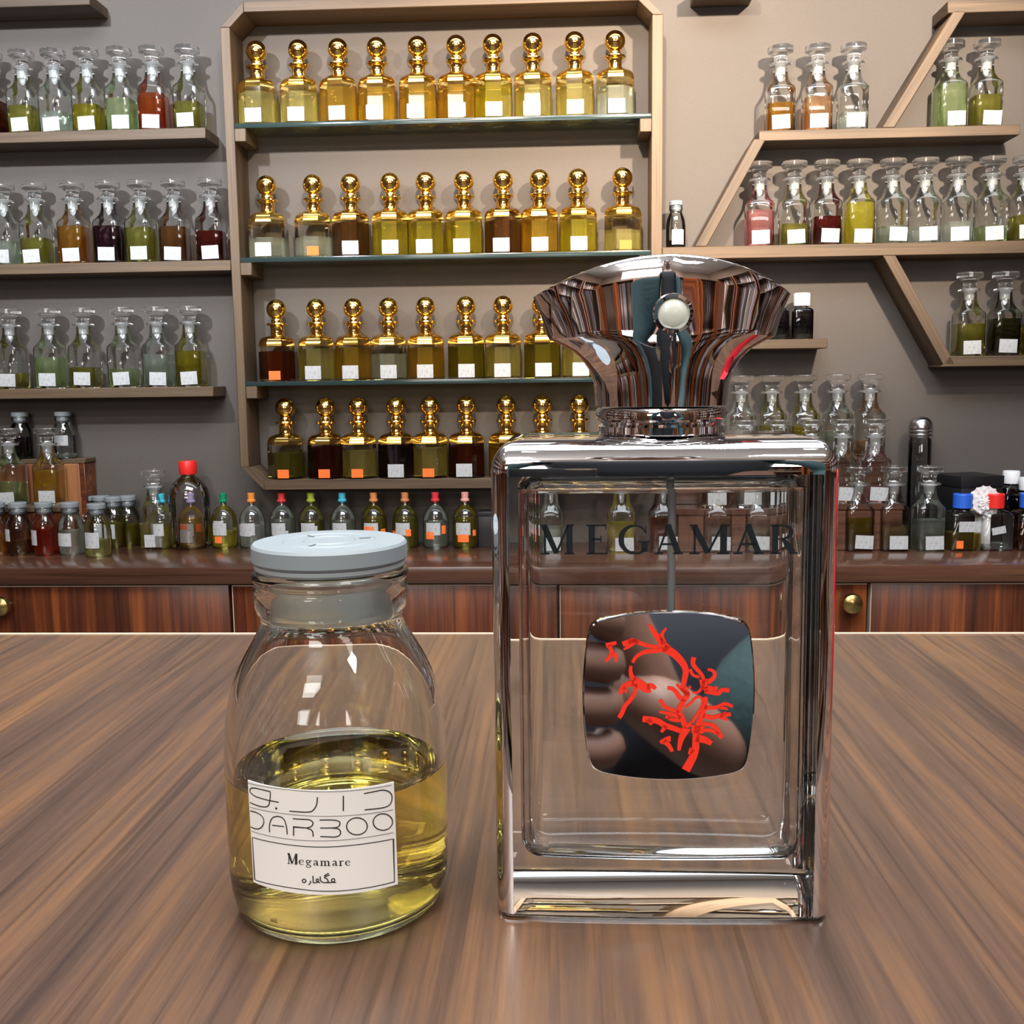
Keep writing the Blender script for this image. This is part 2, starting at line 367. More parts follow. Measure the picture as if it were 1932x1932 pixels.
def own_mat(o, mat):
    o.material_slots[0].link = 'OBJECT'; o.material_slots[0].material = mat
ORD = ['first', 'second', 'third', 'fourth', 'fifth', 'sixth', 'seventh', 'eighth', 'ninth', 'tenth', 'eleventh', 'twelfth']
# ------------------------------------------------------------------ room shell
ZF = -CAM_Z
def shell(name, b, mat):
    v, f = box_data(*b); M = Matrix.Translation(Vector((0, 0, CAM_Z))) @ Matrix.Rotation(-YAW, 4, 'Z')
    o = mesh_obj(name, v, f, mat, None, None); o.matrix_world = M; o['kind'] = 'structure'; return o
shell('wall_front', (-2.4, 2.4, WD, WD+0.1, ZF, 1.75), WALL)
WALL3 = None
shell('wall_left', (-2.5, -2.4, -2.4, WD+0.1, ZF, 1.75), WALL2)
shell('wall_right', (2.4, 2.5, -2.4, WD+0.1, ZF, 1.75), WALL2)
shell('wall_back', (-2.5, 2.5, -2.5, -2.4, ZF, 1.75), WALL2)
shell('floor', (-2.5, 2.5, -2.5, WD+0.1, ZF-0.1, ZF), FLOOR)
shell('ceiling', (-2.5, 2.5, -2.5, WD+0.1, 1.75, 1.85), CEIL)
# ------------------------------------------------------------------ the table in front
tb = empty('display_table', (0, 0, 0), -YAW, 'brown wood-grain table in the foreground carrying the jar and the silver-capped bottle', 'table')
TZ = CAM_Z-0.117; TY1 = 0.4703
box('tabletop', (-1.1, 1.1, 0.145, TY1-0.002, TZ-0.03, TZ), TABLE, tb)
box('edge_banding', (-1.1, 1.1, TY1-0.002, TY1, TZ-0.03, TZ+0.0004), EDGE, tb)  # pale banding, with the far edge's highlight put into its colour
for x in (-1.02, 1.02):
    for y in (0.19, 0.42): box('leg', (x-0.03, x+0.03, y-0.03, y+0.03, 0.0, TZ-0.03), TABLE, tb, 0.003)
# ------------------------------------------------------------------ back counter: cabinets and worktop
CT = -0.331
o = box('worktop', (-2.3, 2.3, WD-0.30, WD-0.002, CT-0.031, CT), WALNUT_TOP, None, 0.002, Vector((0, 0, CAM_Z)), -YAW)
tag(o, 'long dark walnut worktop under the wall shelves, crowded with small bottles', 'worktop')
seams = [-1.105, -0.615, 0.0, 0.553, 1.15]
for i, (a, b) in enumerate(zip(seams, seams[1:])):
    lb = ['walnut cabinet at the far left with a brass knob at its left', 'walnut cabinet behind the yellow oil jar', 'walnut cabinet behind the big perfume bottle with a brass knob at its right', 'walnut cabinet at the far right beyond the perfume bottle'][i]
    cb = empty('base_cabinet', (0, 0, CAM_Z), -YAW, lb, 'cabinet', 'walnut base cabinets')
    box('carcass', (a+0.002, b-0.002, WD-0.265, WD-0.01, ZF+0.001, CT-0.032), WALNUT_TOP, cb)
    dr = box('door', (a+0.004, b-0.004, WD-0.285, WD-0.266, ZF+0.08, CT-0.038), WALNUT, cb, 0.0012)
    box('door_edge', (a+0.0025, a+0.004, WD-0.286, WD-0.266, ZF+0.08, CT-0.036), EDGE, cb)
    box('top_edge', (a+0.004, b-0.004, WD-0.286, WD-0.266, CT-0.0378, CT-0.0355), EDGE, cb)
    if i in (0, 2):
        ks, kz = at(*((3, 1143) if i == 0 else (1607, 1138)), 0.30)
        k = lathe('knob', [(0.006, 0), (0.006, 0.01), (0.016, 0.014), (0.019, 0.019), (0.017, 0.025), (0.009, 0.029), (0.0, 0.03)], BRASS, dr, 20)
        k.rotation_euler = (math.radians(90), 0, 0); k.location = (ks, WD-0.285, kz)
# ------------------------------------------------------------------ wooden shelves, left
def board_shelf(label, s0, s1, z0, z1, d1=0.08):
    o = wall_prism('wall_shelf', [(s0, z0), (s1, z0), (s1, z1), (s0, z1)], 0.0005, d1, PINE)
    return tag(o, label, 'shelf', 'plain wooden wall shelves')
board_shelf('wooden wall shelf cut off by the top left corner, empty underneath', -1.6, -0.905, 0.7355, 0.756)
board_shelf('upper left wooden shelf carrying decanters with olive and red oils', -1.6, -0.6905, 0.4815, 0.502)
board_shelf('middle left wooden shelf carrying decanters with amber and dark oils', -1.6, -0.6525, 0.2275, 0.248)
board_shelf('lower left wooden shelf carrying decanters with pale green oils', -1.6, -0.700, -0.0205, 0.000)
board_shelf('short wooden wall shelf with two white-capped black bottles', 0.345, 0.5195, 0.0590, 0.0773)
s0, _ = at(1312, 5, 0.08); s1, _ = at(1427, 5, 0.08)
board_shelf('short wooden board cut by the top edge, right of the tall frame', s0, s1, 0.7235, 0.745)
# ------------------------------------------------------------------ octagonal-cornered frame with glass shelves
L0, L1, R1, R0 = -0.651, -0.6325, 0.1765, 0.1975
B0, B1, T1, T0 = -0.2105, -0.190, 0.712, 0.7325
CH = 0.047
fr = empty('bottle_display_case', W(-0.227, 0, B0), -YAW, 'tall wooden wall frame with cut corners holding gold-topped bottles on glass shelves', 'frame')
FD = 0.083
wall_prism('upright', [(L0, B0+CH), (L1, B0+CH), (L1, T0-CH), (L0, T0-CH)], 0.0005, FD, PINE, fr)
wall_prism('upright', [(R1, B0+CH), (R0, B0+CH), (R0, T0-CH), (R1, T0-CH)], 0.0005, FD, PINE, fr)
wall_prism('rail', [(L0+CH, B0), (R0-CH, B0), (R0-CH, B1), (L0+CH, B1)], 0.0005, FD, PINE, fr)
wall_prism('rail', [(L0+CH, T1), (R0-CH, T1), (R0-CH, T0), (L0+CH, T0)], 0.0005, FD, PINE, fr)
q = 0.0205*0.6
for sx, sz in ((0, 0), (1, 0), (0, 1), (1, 1)):
    xo = L0 if sx == 0 else R0; xi = 1 if sx == 0 else -1
    zo = B0 if sz == 0 else T0; zi = 1 if sz == 0 else -1
    wi = 0.0195; hi = 0.0205
    wall_prism('corner_brace', [(xo, zo+zi*CH), (xo+xi*CH, zo), (xo+xi*CH, zo+zi*hi), (xo+xi*(CH-0.001), zo+zi*(hi+.0005)), (xo+xi*wi, zo+zi*CH)], 0.0005, FD, PINE, fr, 0.0008)
GZ = [0.507, 0.2515, 0.0085]
for i, z in enumerate(GZ):
    for a, b in ((L1+0.0003, L1+0.0225), (R1-0.0225, R1-0.0003)):
        wall_prism('cleat', [(a, z-0.034), (b, z-0.034), (b, z-0.0092), (a, z-0.0092)], 0.0005, FD, PINE, fr)
    lb = ['uppermost glass shelf in the wooden frame, under pale gold bottles', 'middle glass shelf in the wooden frame, level with the cap top', 'lowest glass shelf in the wooden frame, level with the cap neck'][i]
    g = empty('glass_shelf', W(-0.228, 0.041, z), -YAW, lb, 'shelf', 'glass shelves in the frame')
    box('pane', (-0.4035, 0.4035, -0.0405, 0.0400, -0.009, 0.0), SHELFGLASS, g)
    box('front_edge', (-0.4035, 0.4035, -0.0420, -0.0406, -0.009, 0.0), SHELFEDGE, g, 0.0004)
# ------------------------------------------------------------------ zigzag shelf, right
zz = empty('zigzag_shelf', W(0.6, 0, 0.257), -YAW, 'zigzag wooden wall shelf of level and slanting boards at the right', 'shelf')
def P(u, v): return at(u, v, 0.08)
ZD, ZB, ZFF = (0.2335, 0.257), (0.4515, 0.4705), (0.0200, 0.040)
def hboard(s0, s1, z, cut0=0.0, cut1=0.0):
    wall_prism('shelf_board', [(s0+cut0, z[0]), (s1-cut1, z[0]), (s1, z[1]), (s0, z[1])], 0.0005, 0.08, PINE, zz)
def sz_at(u, v): return at(u, v, 0.08)
sB0 = P(1432, 250)[0]; sB1 = P(1925, 240)[0]
hboard(sB0, sB1, ZB); hboard(0.1985, 1.25, ZD)
sF0 = P(1782, 690)[0]; hboard(sF0+0.008, 1.25, ZFF, -0.014)
s00 = P(1800, 20)[0]; z00 = P(1850, 23)[1]; hboard(s00-0.012, 1.25, (z00, z00+0.022))
def slant(p, q, w):
    """slanting board between two wall points (centre line), cut level at both ends"""
    (a, za), (b, zb) = p, q; h = w/2*math.hypot(b-a, zb-za)/abs(zb-za)
    wall_prism('slanting_board', [(a-h, za), (a+h, za), (b+h, zb), (b-h, zb)], 0.0005, 0.08, PINE, zz)
a = P(1676, 236)[0]; b = P(1812, 10)[0]; slant((a, ZB[1]), (b, z00+0.004), 0.0200)
a = P(1322, 468)[0]; b = P(1432, 262)[0]; slant((a, ZD[1]), (b+0.002, ZB[0]+0.004), 0.0200)
a = P(1678, 483)[0]; slant((a, ZD[0]), (sF0+0.009, ZFF[0]+0.004), 0.0205)
a = P(1315, 495)[0]; slant((a, ZD[0]), (a+0.088, 0.078), 0.0205)
# ------------------------------------------------------------------ bottle prototypes
def far(): return Vector((0, 0, 0))
def label_plate(name, w, h, mat, parent, x, y, z, tilt=0.0):
    v, f = box_data(-w/2, w/2, -0.0003, 0.0, 0, h)
    o = mesh_obj(name, v, f, mat, parent, None, Vector((x, y, z))); o.rotation_euler = (0, tilt, 0); return o
def label_curve(name, w, h, r, mat, parent, ang, z, n=7):
    v = []
    for k in range(n+1):
        a = -math.pi/2+ang+(k/n-0.5)*w/r
        for rr in (r+0.0002, r+0.0005):
            for zz_ in (0, h): v.append((rr*math.cos(a), rr*math.sin(a), zz_))
    f = []
    for k in range(n):
        a = 4*k; b = a+4
        f += [(a+2, b+2, b+3, a+3), (a, a+1, b+1, b), (a+1, a+3, b+3, b+1), (a, b, b+2, a+2)]
    f += [(0, 2, 3, 1), (4*n, 4*n+1, 4*n+3, 4*n+2)]
    f = [tuple(reversed(q)) for q in f]
    return mesh_obj(name, v, f, mat, parent, 40, Vector((0, 0, z)))
DB = 0.0262                                             # half width of a decanter
def make_decanter():
    t = empty('decanter', far())
    rs = [sring(DB-0.002, 0.0, 9, 32), sring(DB, 0.002, 10, 32), sring(DB, 0.080, 10, 32), sring(DB-0.0012, 0.0848, 7, 32), sring(DB-0.0042, 0.0895, 4, 32),
          sring(0.0190, 0.0950, 2.8, 32), sring(0.0164, 0.1015, 2.2, 32), sring(0.0148, 0.109, 2, 32), sring(0.0138, 0.116, 2, 32), sring(0.0135, 0.125, 2, 32)]
    v, f = rings_data(rs, True, False); mesh_obj('body', v, f, CLEAR, t, 50)
    lathe('lip', [(0.0125, 0.1255), (0.0200, 0.1260), (0.0214, 0.1275), (0.0214, 0.1292), (0.0200, 0.1305), (0.0125, 0.1310)], STOPPER, t, 20)
    st = lathe('stopper', [(0.0105, 0.1320), (0.0128, 0.1335), (0.0122, 0.1385), (0.0128, 0.1435), (0.0180, 0.1490), (0.0236, 0.1512), (0.0246, 0.1524), (0.0246, 0.1606), (0.0236, 0.1620), (0.0120, 0.1622)], STOPPER, t, 20, 25)
    lathe('ground_joint', [(0.002, 0.0985), (0.0052, 0.1030), (0.0058, 0.1090), (0.0090, 0.1100), (0.0100, 0.1250), (0.0103, 0.1318)], FROST, st, 14, 40)
    v, f = rings_data([sring(DB-0.0022, 0.0, 10, 24), sring(DB-0.0022, 1.0, 10, 24)]); mesh_obj('oil', v, f, LQ['clear'], t, 50, Vector((0, 0, 0.005)))
    label_plate('label', 0.034, 0.026, LABEL, t, 0.002, -DB-0.0001, 0.004)
    return t
def make_gold():
    t = empty('gold_bottle', far()); n = 8; r = 0.0372; ro = math.pi/8
    def oct_(h, z): 
        R_ = h/math.cos(ro); return [(R_*math.cos(ro+2*math.pi*j/n), R_*math.sin(ro+2*math.pi*j/n), z) for j in range(n)]
    h = 0.0362
    v, f = rings_data([oct_(h-0.0015, 0), oct_(h, 0.0015), oct_(h, 0.070)], True, False); mesh_obj('body', v, f, GOLDGLASS, t, 30)
    v, f = rings_data([oct_(h, 0.070), oct_(h-0.0008, 0.0765), oct_(h-0.0035, 0.0830), oct_(h-0.0085, 0.0880), oct_(h-0.0150, 0.0910), oct_(0.0150, 0.0925)], False, False); mesh_obj('shoulder', v, f, SHOULDER, t, 30)
    lathe('neck', [(0.0160, 0.0922), (0.0142, 0.0940), (0.0136, 0.0990), (0.0138, 0.1080), (0.0150, 0.1100), (0.0205, 0.1125), (0.0212, 0.1145), (0.0205, 0.1165), (0.0150, 0.1175), (0.0125, 0.1180)], GOLD, t, 24)
    pr = [(0.0118, 0.1182), (0.0122, 0.1225), (0.0100, 0.1262)]
    for k in range(1, 14): a = math.radians(-62+k*11.7); pr.append((0.0204*math.cos(a), 0.1440+0.0204*math.sin(a)))
    pr.append((0.001, 0.1644)); lathe('ball_stopper', pr, GOLD, t, 24, 60)
    v, f = rings_data([oct_(h-0.0025, 0), oct_(h-0.0025, 1)]); mesh_obj('oil', v, f, LQ['gold'], t, 30, Vector((0, 0, 0.005)))
    label_plate('label', 0.0325, 0.0265, LABEL, t, 0.0, -h-0.0001, 0.003)
    return t
def make_dome():
    t = empty('dome_bottle', far())
    lathe('body', [(0.0235, 0), (0.0262, 0.0025), (0.0268, 0.006), (0.0268, 0.050), (0.0262, 0.058), (0.0240, 0.067), (0.0200, 0.0755), (0.0140, 0.0825), (0.0075, 0.0865), (0.0060, 0.090), (0.0060, 0.096)], CLEAR, t, 28, 60, True, False)
    lathe('stopper', [(0.0045, 0.0905), (0.0055, 0.0945), (0.0090, 0.0950), (0.0090, 0.0985), (0.0070, 0.1000), (0.0078, 0.1120), (0.0065, 0.1128)], CAPS['red'], t, 16)
    v, f = rings_data([circ(0.0222, 0, 24), circ(0.0245, 0.05, 24), circ(0.0247, 1.0, 24)]); mesh_obj('oil', v, f, LQ['clear'], t, 50, Vector((0, 0, 0.003)))
    return t
JAR = [(0.0212, 0.0), (0.0228, 0.0010), (0.0239, 0.0032), (0.0246, 0.0075), (0.0248, 0.014), (0.0248, 0.024), (0.0248, 0.034), (0.0246, 0.0407), (0.0237, 0.0468), (0.0222, 0.0523), (0.0202, 0.0567),
       (0.0173, 0.0616), (0.0157, 0.0648), (0.0156, 0.0664), (0.0166, 0.0682), (0.0169, 0.0698), (0.0169, 0.0731), (0.0163, 0.0740), (0.0170, 0.0747), (0.0173, 0.0758), (0.0168, 0.0767)]
def make_jar():
    t = empty('lidded_jar', far()); k = 1.25
    lathe('body', [(r*1.03, z*k) for r, z in JAR], CLEAR, t, 28, 60, True, False)
    lathe('lid', [(0.0145, 0.082), (0.0145, 0.0970), (0.0172, 0.0960), (0.0176, 0.0990), (0.0176, 0.1040), (0.0165, 0.1055)], LID, t, 24)
    v, f = rings_data([circ(0.0205, 0, 24), circ(0.0232, 0.12, 24), circ(0.0236, 1.0, 24)]); mesh_obj('oil', v, f, LQ['clear'], t, 50, Vector((0, 0, 0.003)))
    return t
def make_square(capmat, bodyh=0.074, hw=0.029, capr=0.0180, caph=0.027):
    t = empty('square_bottle', far()); H = bodyh
    rs = [sring(hw-0.002, 0, 8, 28), sring(hw, 0.002, 9, 28), sring(hw, H-0.006, 9, 28), sring(hw-0.003, H-0.001, 6, 28), sring(0.016, H+0.004, 2.4, 28), sring(0.014, H+0.010, 2, 28)]
    v, f = rings_data(rs, True, False); mesh_obj('body', v, f, CLEAR, t, 50)
    lathe('cap', [(capr, H+0.007), (capr, H+0.007+caph-0.002), (capr-0.0015, H+0.007+caph)], capmat, t, 24)
    v, f = rings_data([sring(hw-0.003, 0, 9, 24), sring(hw-0.003, 1, 9, 24)]); mesh_obj('oil', v, f, LQ['clear'], t, 50, Vector((0, 0, 0.003)))
    return t
DEC, GOL, DOM, JRP = make_decanter(), make_gold(), make_dome(), make_jar()
USED = set()
def place(proto, loc, rotz):
    if proto.name not in USED:
        USED.add(proto.name); proto.location = loc; proto.rotation_euler = (0, 0, rotz); return proto
    return copy_thing(proto, loc, rotz)
LOOK = dict(clear='clear liquid', grey='greyish clear oil', palegreen='pale green oil', olive='olive oil', oliveyellow='olive yellow oil', gold='golden oil', yellow='bright yellow oil',
            paleyellow='pale yellow oil', amber='amber oil', brown='brown oil', redorange='red orange oil', red='red oil', darkred='dark red oil', plum='dark plum oil', pink='pink oil', peach='peach oil',
            darkgreen='dark green oil', black='black oil', rust='rust brown oil')
def fill(t, col, lvl):
    o = child(t, 'oil'); o.scale = (1, 1, max(0.004, lvl-0.005)); own_mat(o, LQ[col])
def decanter(u, v, d, z, col, lvl, label, group, rot=None, sc=1.0, lab=None):
    s, _ = at(u, v, d); r = -YAW+(random.uniform(-.06, .06) if rot is None else rot)
    t = place(DEC, W(s, d, z), r); fill(t, col, lvl); t.scale = (sc, sc, sc); tag(t, label, 'bottle', group)
    lb = child(t, 'label'); lb.location.x = random.uniform(-0.001, 0.006) if lab is None else lab; lb.rotation_euler = (0, random.uniform(-.05, .05), 0)
    lb.location.z = random.uniform(0.003, 0.006)
    return t
def row(proto_fn, items, v, d, z, where, group, first=0):
    for i, (u, col, lvl) in enumerate(items):
        proto_fn(u, v, d, z, col, lvl, f'stoppered glass decanter of {LOOK[col]}, {ORD[i+first]} from left on {where}', group)
row(decanter, [(-14, 'darkred', .066), (46, 'olive', .055), (106, 'grey', .041), (168, 'oliveyellow', .054), (230, 'palegreen', .064), (291, 'redorange', .072), (358, 'olive', .054)], 200, .043, .502, 'upper left shelf', 'decanters on the upper left shelf')
row(decanter, [(10, 'grey', .048), (70, 'olive', .053), (141, 'amber', .075), (208, 'plum', .074), (268, 'olive', .07), (331, 'brown', .07), (400, 'darkred', .06)], 450, .043, .248, 'middle left shelf', 'decanters on the middle left shelf')
row(decanter, [(22, 'olive', .032), (96, 'palegreen', .063), (161, 'olive', .042), (234, 'palegreen', .038), (299, 'grey', .066), (361, 'oliveyellow', .072)], 680, .043, 0.0, 'lower left shelf', 'decanters on the lower left shelf')
row(decanter, [(1471, 'amber', .055), (1541, 'peach', .064), (1608, 'clear', .035), (1791, 'palegreen', .082), (1858, 'olive', .06)], 190, .043, .4705, 'upper zigzag board', 'decanters on the upper zigzag board')
row(decanter, [(1432, 'pink', .07), (1497, 'olive', .042), (1558, 'darkred', .055), (1619, 'yellow', .08), (1682, 'grey', .035), (1743, 'clear', .03), (1805, 'clear', .04), (1869, 'palegreen', .032), (1931, 'olive', .05)], 410, .043, .257, 'long zigzag board', 'decanters on the long zigzag board')
row(decanter, [(1826, 'olive', .063), (1893, 'darkgreen', .072), (1958, 'oliveyellow', .06)], 620, .043, .040, 'lowest zigzag board', 'decanters on the lowest zigzag board')
# gold bottles: (ball pixel u, ball pixel v, oil, level, label colour)
def gold_row(items, vb, z, where, group):
    for i, (u, col, lvl, lc) in enumerate(items):
        s, _ = at(u, vb, 0.043); t = place(GOL, W(s, 0.0435, z), -YAW+random.uniform(-.05, .05))
        fill(t, col, lvl); lb = child(t, 'label')
        if lc == 'o': own_mat(lb, ORANGE); lb.scale = (0.72, 1, 0.66); lb['label'] = 'orange sticker'
        lb.location.x = random.uniform(-.003, .003)
        tag(t, f'gold-topped octagonal bottle of {LOOK[col]} with {"orange" if lc == "o" else "white"} label, {ORD[i]} on {where}', 'bottle', group)
gold_row([(484, 'paleyellow', .062, 'w'), (563, 'paleyellow', .06, 'w'), (638, 'gold', .066, 'w'), (711, 'gold', .064, 'w'), (788, 'gold', .066, 'w'), (861, 'gold', .064, 'w'), (930, 'yellow', .066, 'w'), (1005, 'paleyellow', .06, 'w'), (1084, 'paleyellow', .06, 'w'), (1160, 'clear', .055, 'w')], 92, GZ[0], 'uppermost glass shelf', 'gold bottles on the uppermost glass shelf')
gold_row([(503, 'clear', .04, 'w'), (590, 'clear', .04, 'o'), (661, 'brown', .066, 'w'), (736, 'yellow', .066, 'w'), (803, 'yellow', .064, 'w'), (875, 'yellow', .064, 'w'), (949, 'brown', .064, 'w'), (1018, 'gold', .062, 'w'), (1090, 'yellow', .062, 'w'), (1174, 'paleyellow', .042, 'o')], 343, GZ[1], 'middle glass shelf', 'gold bottles on the middle glass shelf')
gold_row([(522, 'rust', .06, 'o'), (597, 'paleyellow', .064, 'w'), (667, 'gold', .066, 'w'), (733, 'clear', .052, 'w'), (803, 'gold', .064, 'w'), (879, 'oliveyellow', .066, 'w'), (949, 'paleyellow', .062, 'w'), (1022, 'oliveyellow', .066, 'w'), (1094, 'paleyellow', .06, 'w')], 587, GZ[2], 'lowest glass shelf', 'gold bottles on the lowest glass shelf')
gold_row([(538, 'olive', .052, 'o'), (614, 'darkred', .064, 'o'), (676, 'paleyellow', .055, 'o'), (747, 'plum', .066, 'w'), (811, 'paleyellow', .06, 'o'), (880, 'rust', .064, 'w'), (955, 'gold', .06, 'w'), (1023, 'oliveyellow', .06, 'w'), (1093, 'paleyellow', .06, 'w')], 767, B1, 'bottom rail of frame', 'gold bottles on the bottom rail of the frame')
# ------------------------------------------------------------------ risers on the counter
s_a, _ = at(152, 900, 0.05); s_b, _ = at(118, 962, 0.115)
z1 = -0.237; z2 = -0.1455
rl = empty('wooden_riser', W(-1.2, 0.06, CT), -YAW, 'low wooden two-step riser at the far left of the counter', 'riser')
def in_riser(root, name, s0, s1, d0, d1, za, zb, mat): return wall_prism(name, [(s0, za), (s1, za), (s1, zb), (s0, zb)], d0, d1, mat, root)
in_riser(rl, 'step_board', -1.45, s_b, 0.051, 0.115, z1-0.012, z1, PINE)
in_riser(rl, 'front_board', -1.45, s_b-0.004, 0.101, 0.111, CT+0.0002, z1-0.0125, WALNUT)
in_riser(rl, 'back_board', -1.45, s_a-0.002, 0.040, 0.0505, CT+0.0002, z2-0.010, CRATE)
in_riser(rl, 'top_board', -1.45, s_a+0.012, 0.0005, 0.051, z2-0.0095, z2, PINE)
in_riser(rl, 'side_panel', s_a-0.001, s_a+0.010, 0.001, 0.0505, CT+0.0002, z2-0.010, WALNUT)
for i, (u, col, lvl) in enumerate([(20, 'palegreen', .048), (93, 'gold', .072)]):
    decanter(u, 900, .081, z1, col, lvl, f'stoppered decanter of {LOOK[col]} on the low step of the left wooden riser', 'decanters on the left riser', sc=0.97)
def jar(u, v, d, z, col, lvl, label, group, lab=None, sc=(1, 1, 1), lid=None):
    s, _ = at(u, v, d); t = place(JRP, W(s, d, z), -YAW+random.uniform(-.2, .2)); t.scale = sc
    fill(t, col, lvl); tag(t, label, 'jar', group)
    if lab: 
        for (ang, w, h, zz_) in lab: label_curve('label', w, h, 0.0256, LABEL, t, ang, zz_)
    if lid: own_mat(child(t, 'lid'), lid)
    return t
jar(40, 820, .030, z2, 'black', .05, 'grey-lidded jar of black oil on top of the left riser', 'jars on the left riser', lid=LID_D, sc=(.95, 1, .92))
jar(121, 820, .030, z2, 'clear', .012, 'empty grey-lidded jar with a white label on the left riser', 'jars on the left riser', [(.0, .03, .023, .03)], lid=LID_D, sc=(.95, 1, .92))
G = 'grey-lidded jars at the left of the counter'
def cjar(u, vfront, *a, **k):
    _, d = on_z(u, vfront, CT); jar(u, vfront-40, max(0.028, d-0.026), CT, *a, **k)
cjar(-4, 1050, 'amber', .04, 'grey-lidded jar of amber oil cut by the left edge of the picture', G)
cjar(37, 1050, 'brown', .03, 'grey-lidded jar with a little brown oil, left of the red one', G, [(-.5, .018, .024, .03)])
cjar(86, 1050, 'red', .055, 'grey-lidded jar of red oil among the left jars', G, [(-.5, .02, .03, .022)])
cjar(135, 1050, 'clear', .05, 'grey-lidded jar of clear oil right beside the red one', G, [(-.1, .03, .026, .02)])
cjar(185, 1054, 'paleyellow', .035, 'nearest grey-lidded jar, with a little yellow oil and a big label', G, [(0, .03, .031, .02)])
cjar(163, 1033, 'grey', .03, 'grey-lidded jar half hidden behind the nearest labelled jar', G)
cjar(193, 1026, 'grey', .04, 'rearmost grey-lidded jar behind the nearest labelled jar', G, [(.2, .02, .03, .02)])
cjar(216, 1035, 'yellow', .055, 'grey-lidded jar of yellow oil with a tilted white label', G, [(0, .024, .03, .02)])
cjar(243, 1029, 'oliveyellow', .045, 'grey-lidded jar of dark yellow oil at the right end of the jars', G, lid=LID_D)
decanter(292, 960, .062, CT, 'paleyellow', .05, 'lone stoppered decanter behind the blue-stoppered dome bottle', 'decanters standing at the back of the counter')
# big round bottle with red cap
s, _ = at(358, 940, .06); t = empty('round_bottle', W(s, .062, CT), -YAW, 'large round clear bottle with a red screw cap behind the dome bottles', 'bottle')
lathe('body', [(0.034, 0), (0.040, 0.004), (0.042, 0.012), (0.042, 0.095), (0.0415, 0.108), (0.0385, 0.122), (0.032, 0.134), (0.022, 0.144), (0.0135, 0.150), (0.0125, 0.158)], thin_glass('pinkish_glass', (.975, .955, .96, 1), (.74, .7, .72, 1)), t, 32, 60, True, False)
lathe('cap', [(0.0172, 0.153), (0.0180, 0.155), (0.0180, 0.178), (0.0168, 0.180)], CAPS['scarlet'], t, 24)
# dome bottles
def dome(u, vfront, cap, col, lvl, label, labs=(), funnel=False):
    s, d = on_z(u, vfront, CT); d = d-0.027; s, _ = at(u, vfront-50, d)
    t = place(DOM, W(s, d, CT), -YAW); fill(t, col, lvl); tag(t, label, 'bottle', 'dome bottles with coloured stoppers')
    own_mat(child(t, 'stopper'), CAPS[cap])
    for (ang, w, h, z, m_) in labs: label_curve('label', w, h, 0.0269, m_, t, ang, z)
    return t
WL, OL = LABEL, ORANGE
dome(306, 1037, 'cyan', 'yellow', .042, 'dome bottle with a turquoise stopper and yellow oil, first in the row', [(-.1, .03, .025, .028, WL)])
dome(362, 1037, 'lavender', 'gold', .062, 'dome bottle with a lavender stopper, nearly full of golden oil', [(-.2, .03, .024, .014, WL), (-.35, .018, .011, .041, OL), (.9, .014, .016, .036, OL)])
dome(423, 1036, 'green', 'yellow', .034, 'dome bottle with a green stopper and yellow oil low in it', [(-.15, .022, .023, .035, WL), (-.2, .016, .014, .012, OL)])
dome(476, 1036, 'orange', 'clear', .046, 'dome bottle with an orange stopper and water-clear liquid', [(-.4, .03, .024, .026, WL)])
dome(533, 1036, 'red', 'grey', .058, 'dome bottle with a red stopper behind the jar lid', [(.1, .031, .025, .012, WL)])
dome(588, 1036, 'olivegreen', 'olive', .054, 'dome bottle with a lime green stopper above the jar lid', [(.1, .03, .025, .022, WL)])
dome(647, 1036, 'sky', 'grey', .056, 'dome bottle with a sky blue stopper above the jar lid', [(.15, .03, .02, .018, WL)])
dome(706, 1036, 'tan', 'oliveyellow', .064, 'dome bottle with a tan stopper and one orange sticker', [(-.3, .022, .014, .032, OL), (.9, .012, .014, .026, OL)])
dome(765, 1036, 'brown', 'olive', .064, 'dome bottle with a brown stopper, right of the tan one', [(.35, .011, .014, .026, OL), (-.9, .012, .012, .024, OL)])
dome(822, 1036, 'crimson', 'grey', .054, 'dome bottle with a crimson stopper and two orange stickers', [(-.35, .018, .015, .020, OL), (.75, .01, .017, .030, OL)])
dome(878, 1036, 'rose', 'oliveyellow', .062, 'dome bottle with a pale pink stopper, near the perfume bottle', [(-.1, .023, .016, .014, OL), (.8, .008, .012, .026, OL)])
dome(962, 1036, 'red', 'olive', .058, 'dome bottle with an orange sticker, seen through the perfume bottle left side', [(-.1, .023, .016, .03, OL)])
s, d = on_z(918, 1032, CT)
bx = empty('black_box', W(s, d-0.02, CT), -YAW, 'small black carton beside the pink-stoppered dome bottle', 'box')
box('carton', (-0.016, 0.016, -0.02, 0.02, 0, 0.062), BLACK, bx, 0.001); box('lid_flap', (-0.0165, 0.0165, -0.0205, 0.0205, 0.0621, 0.0725), BLACK, bx, 0.001)
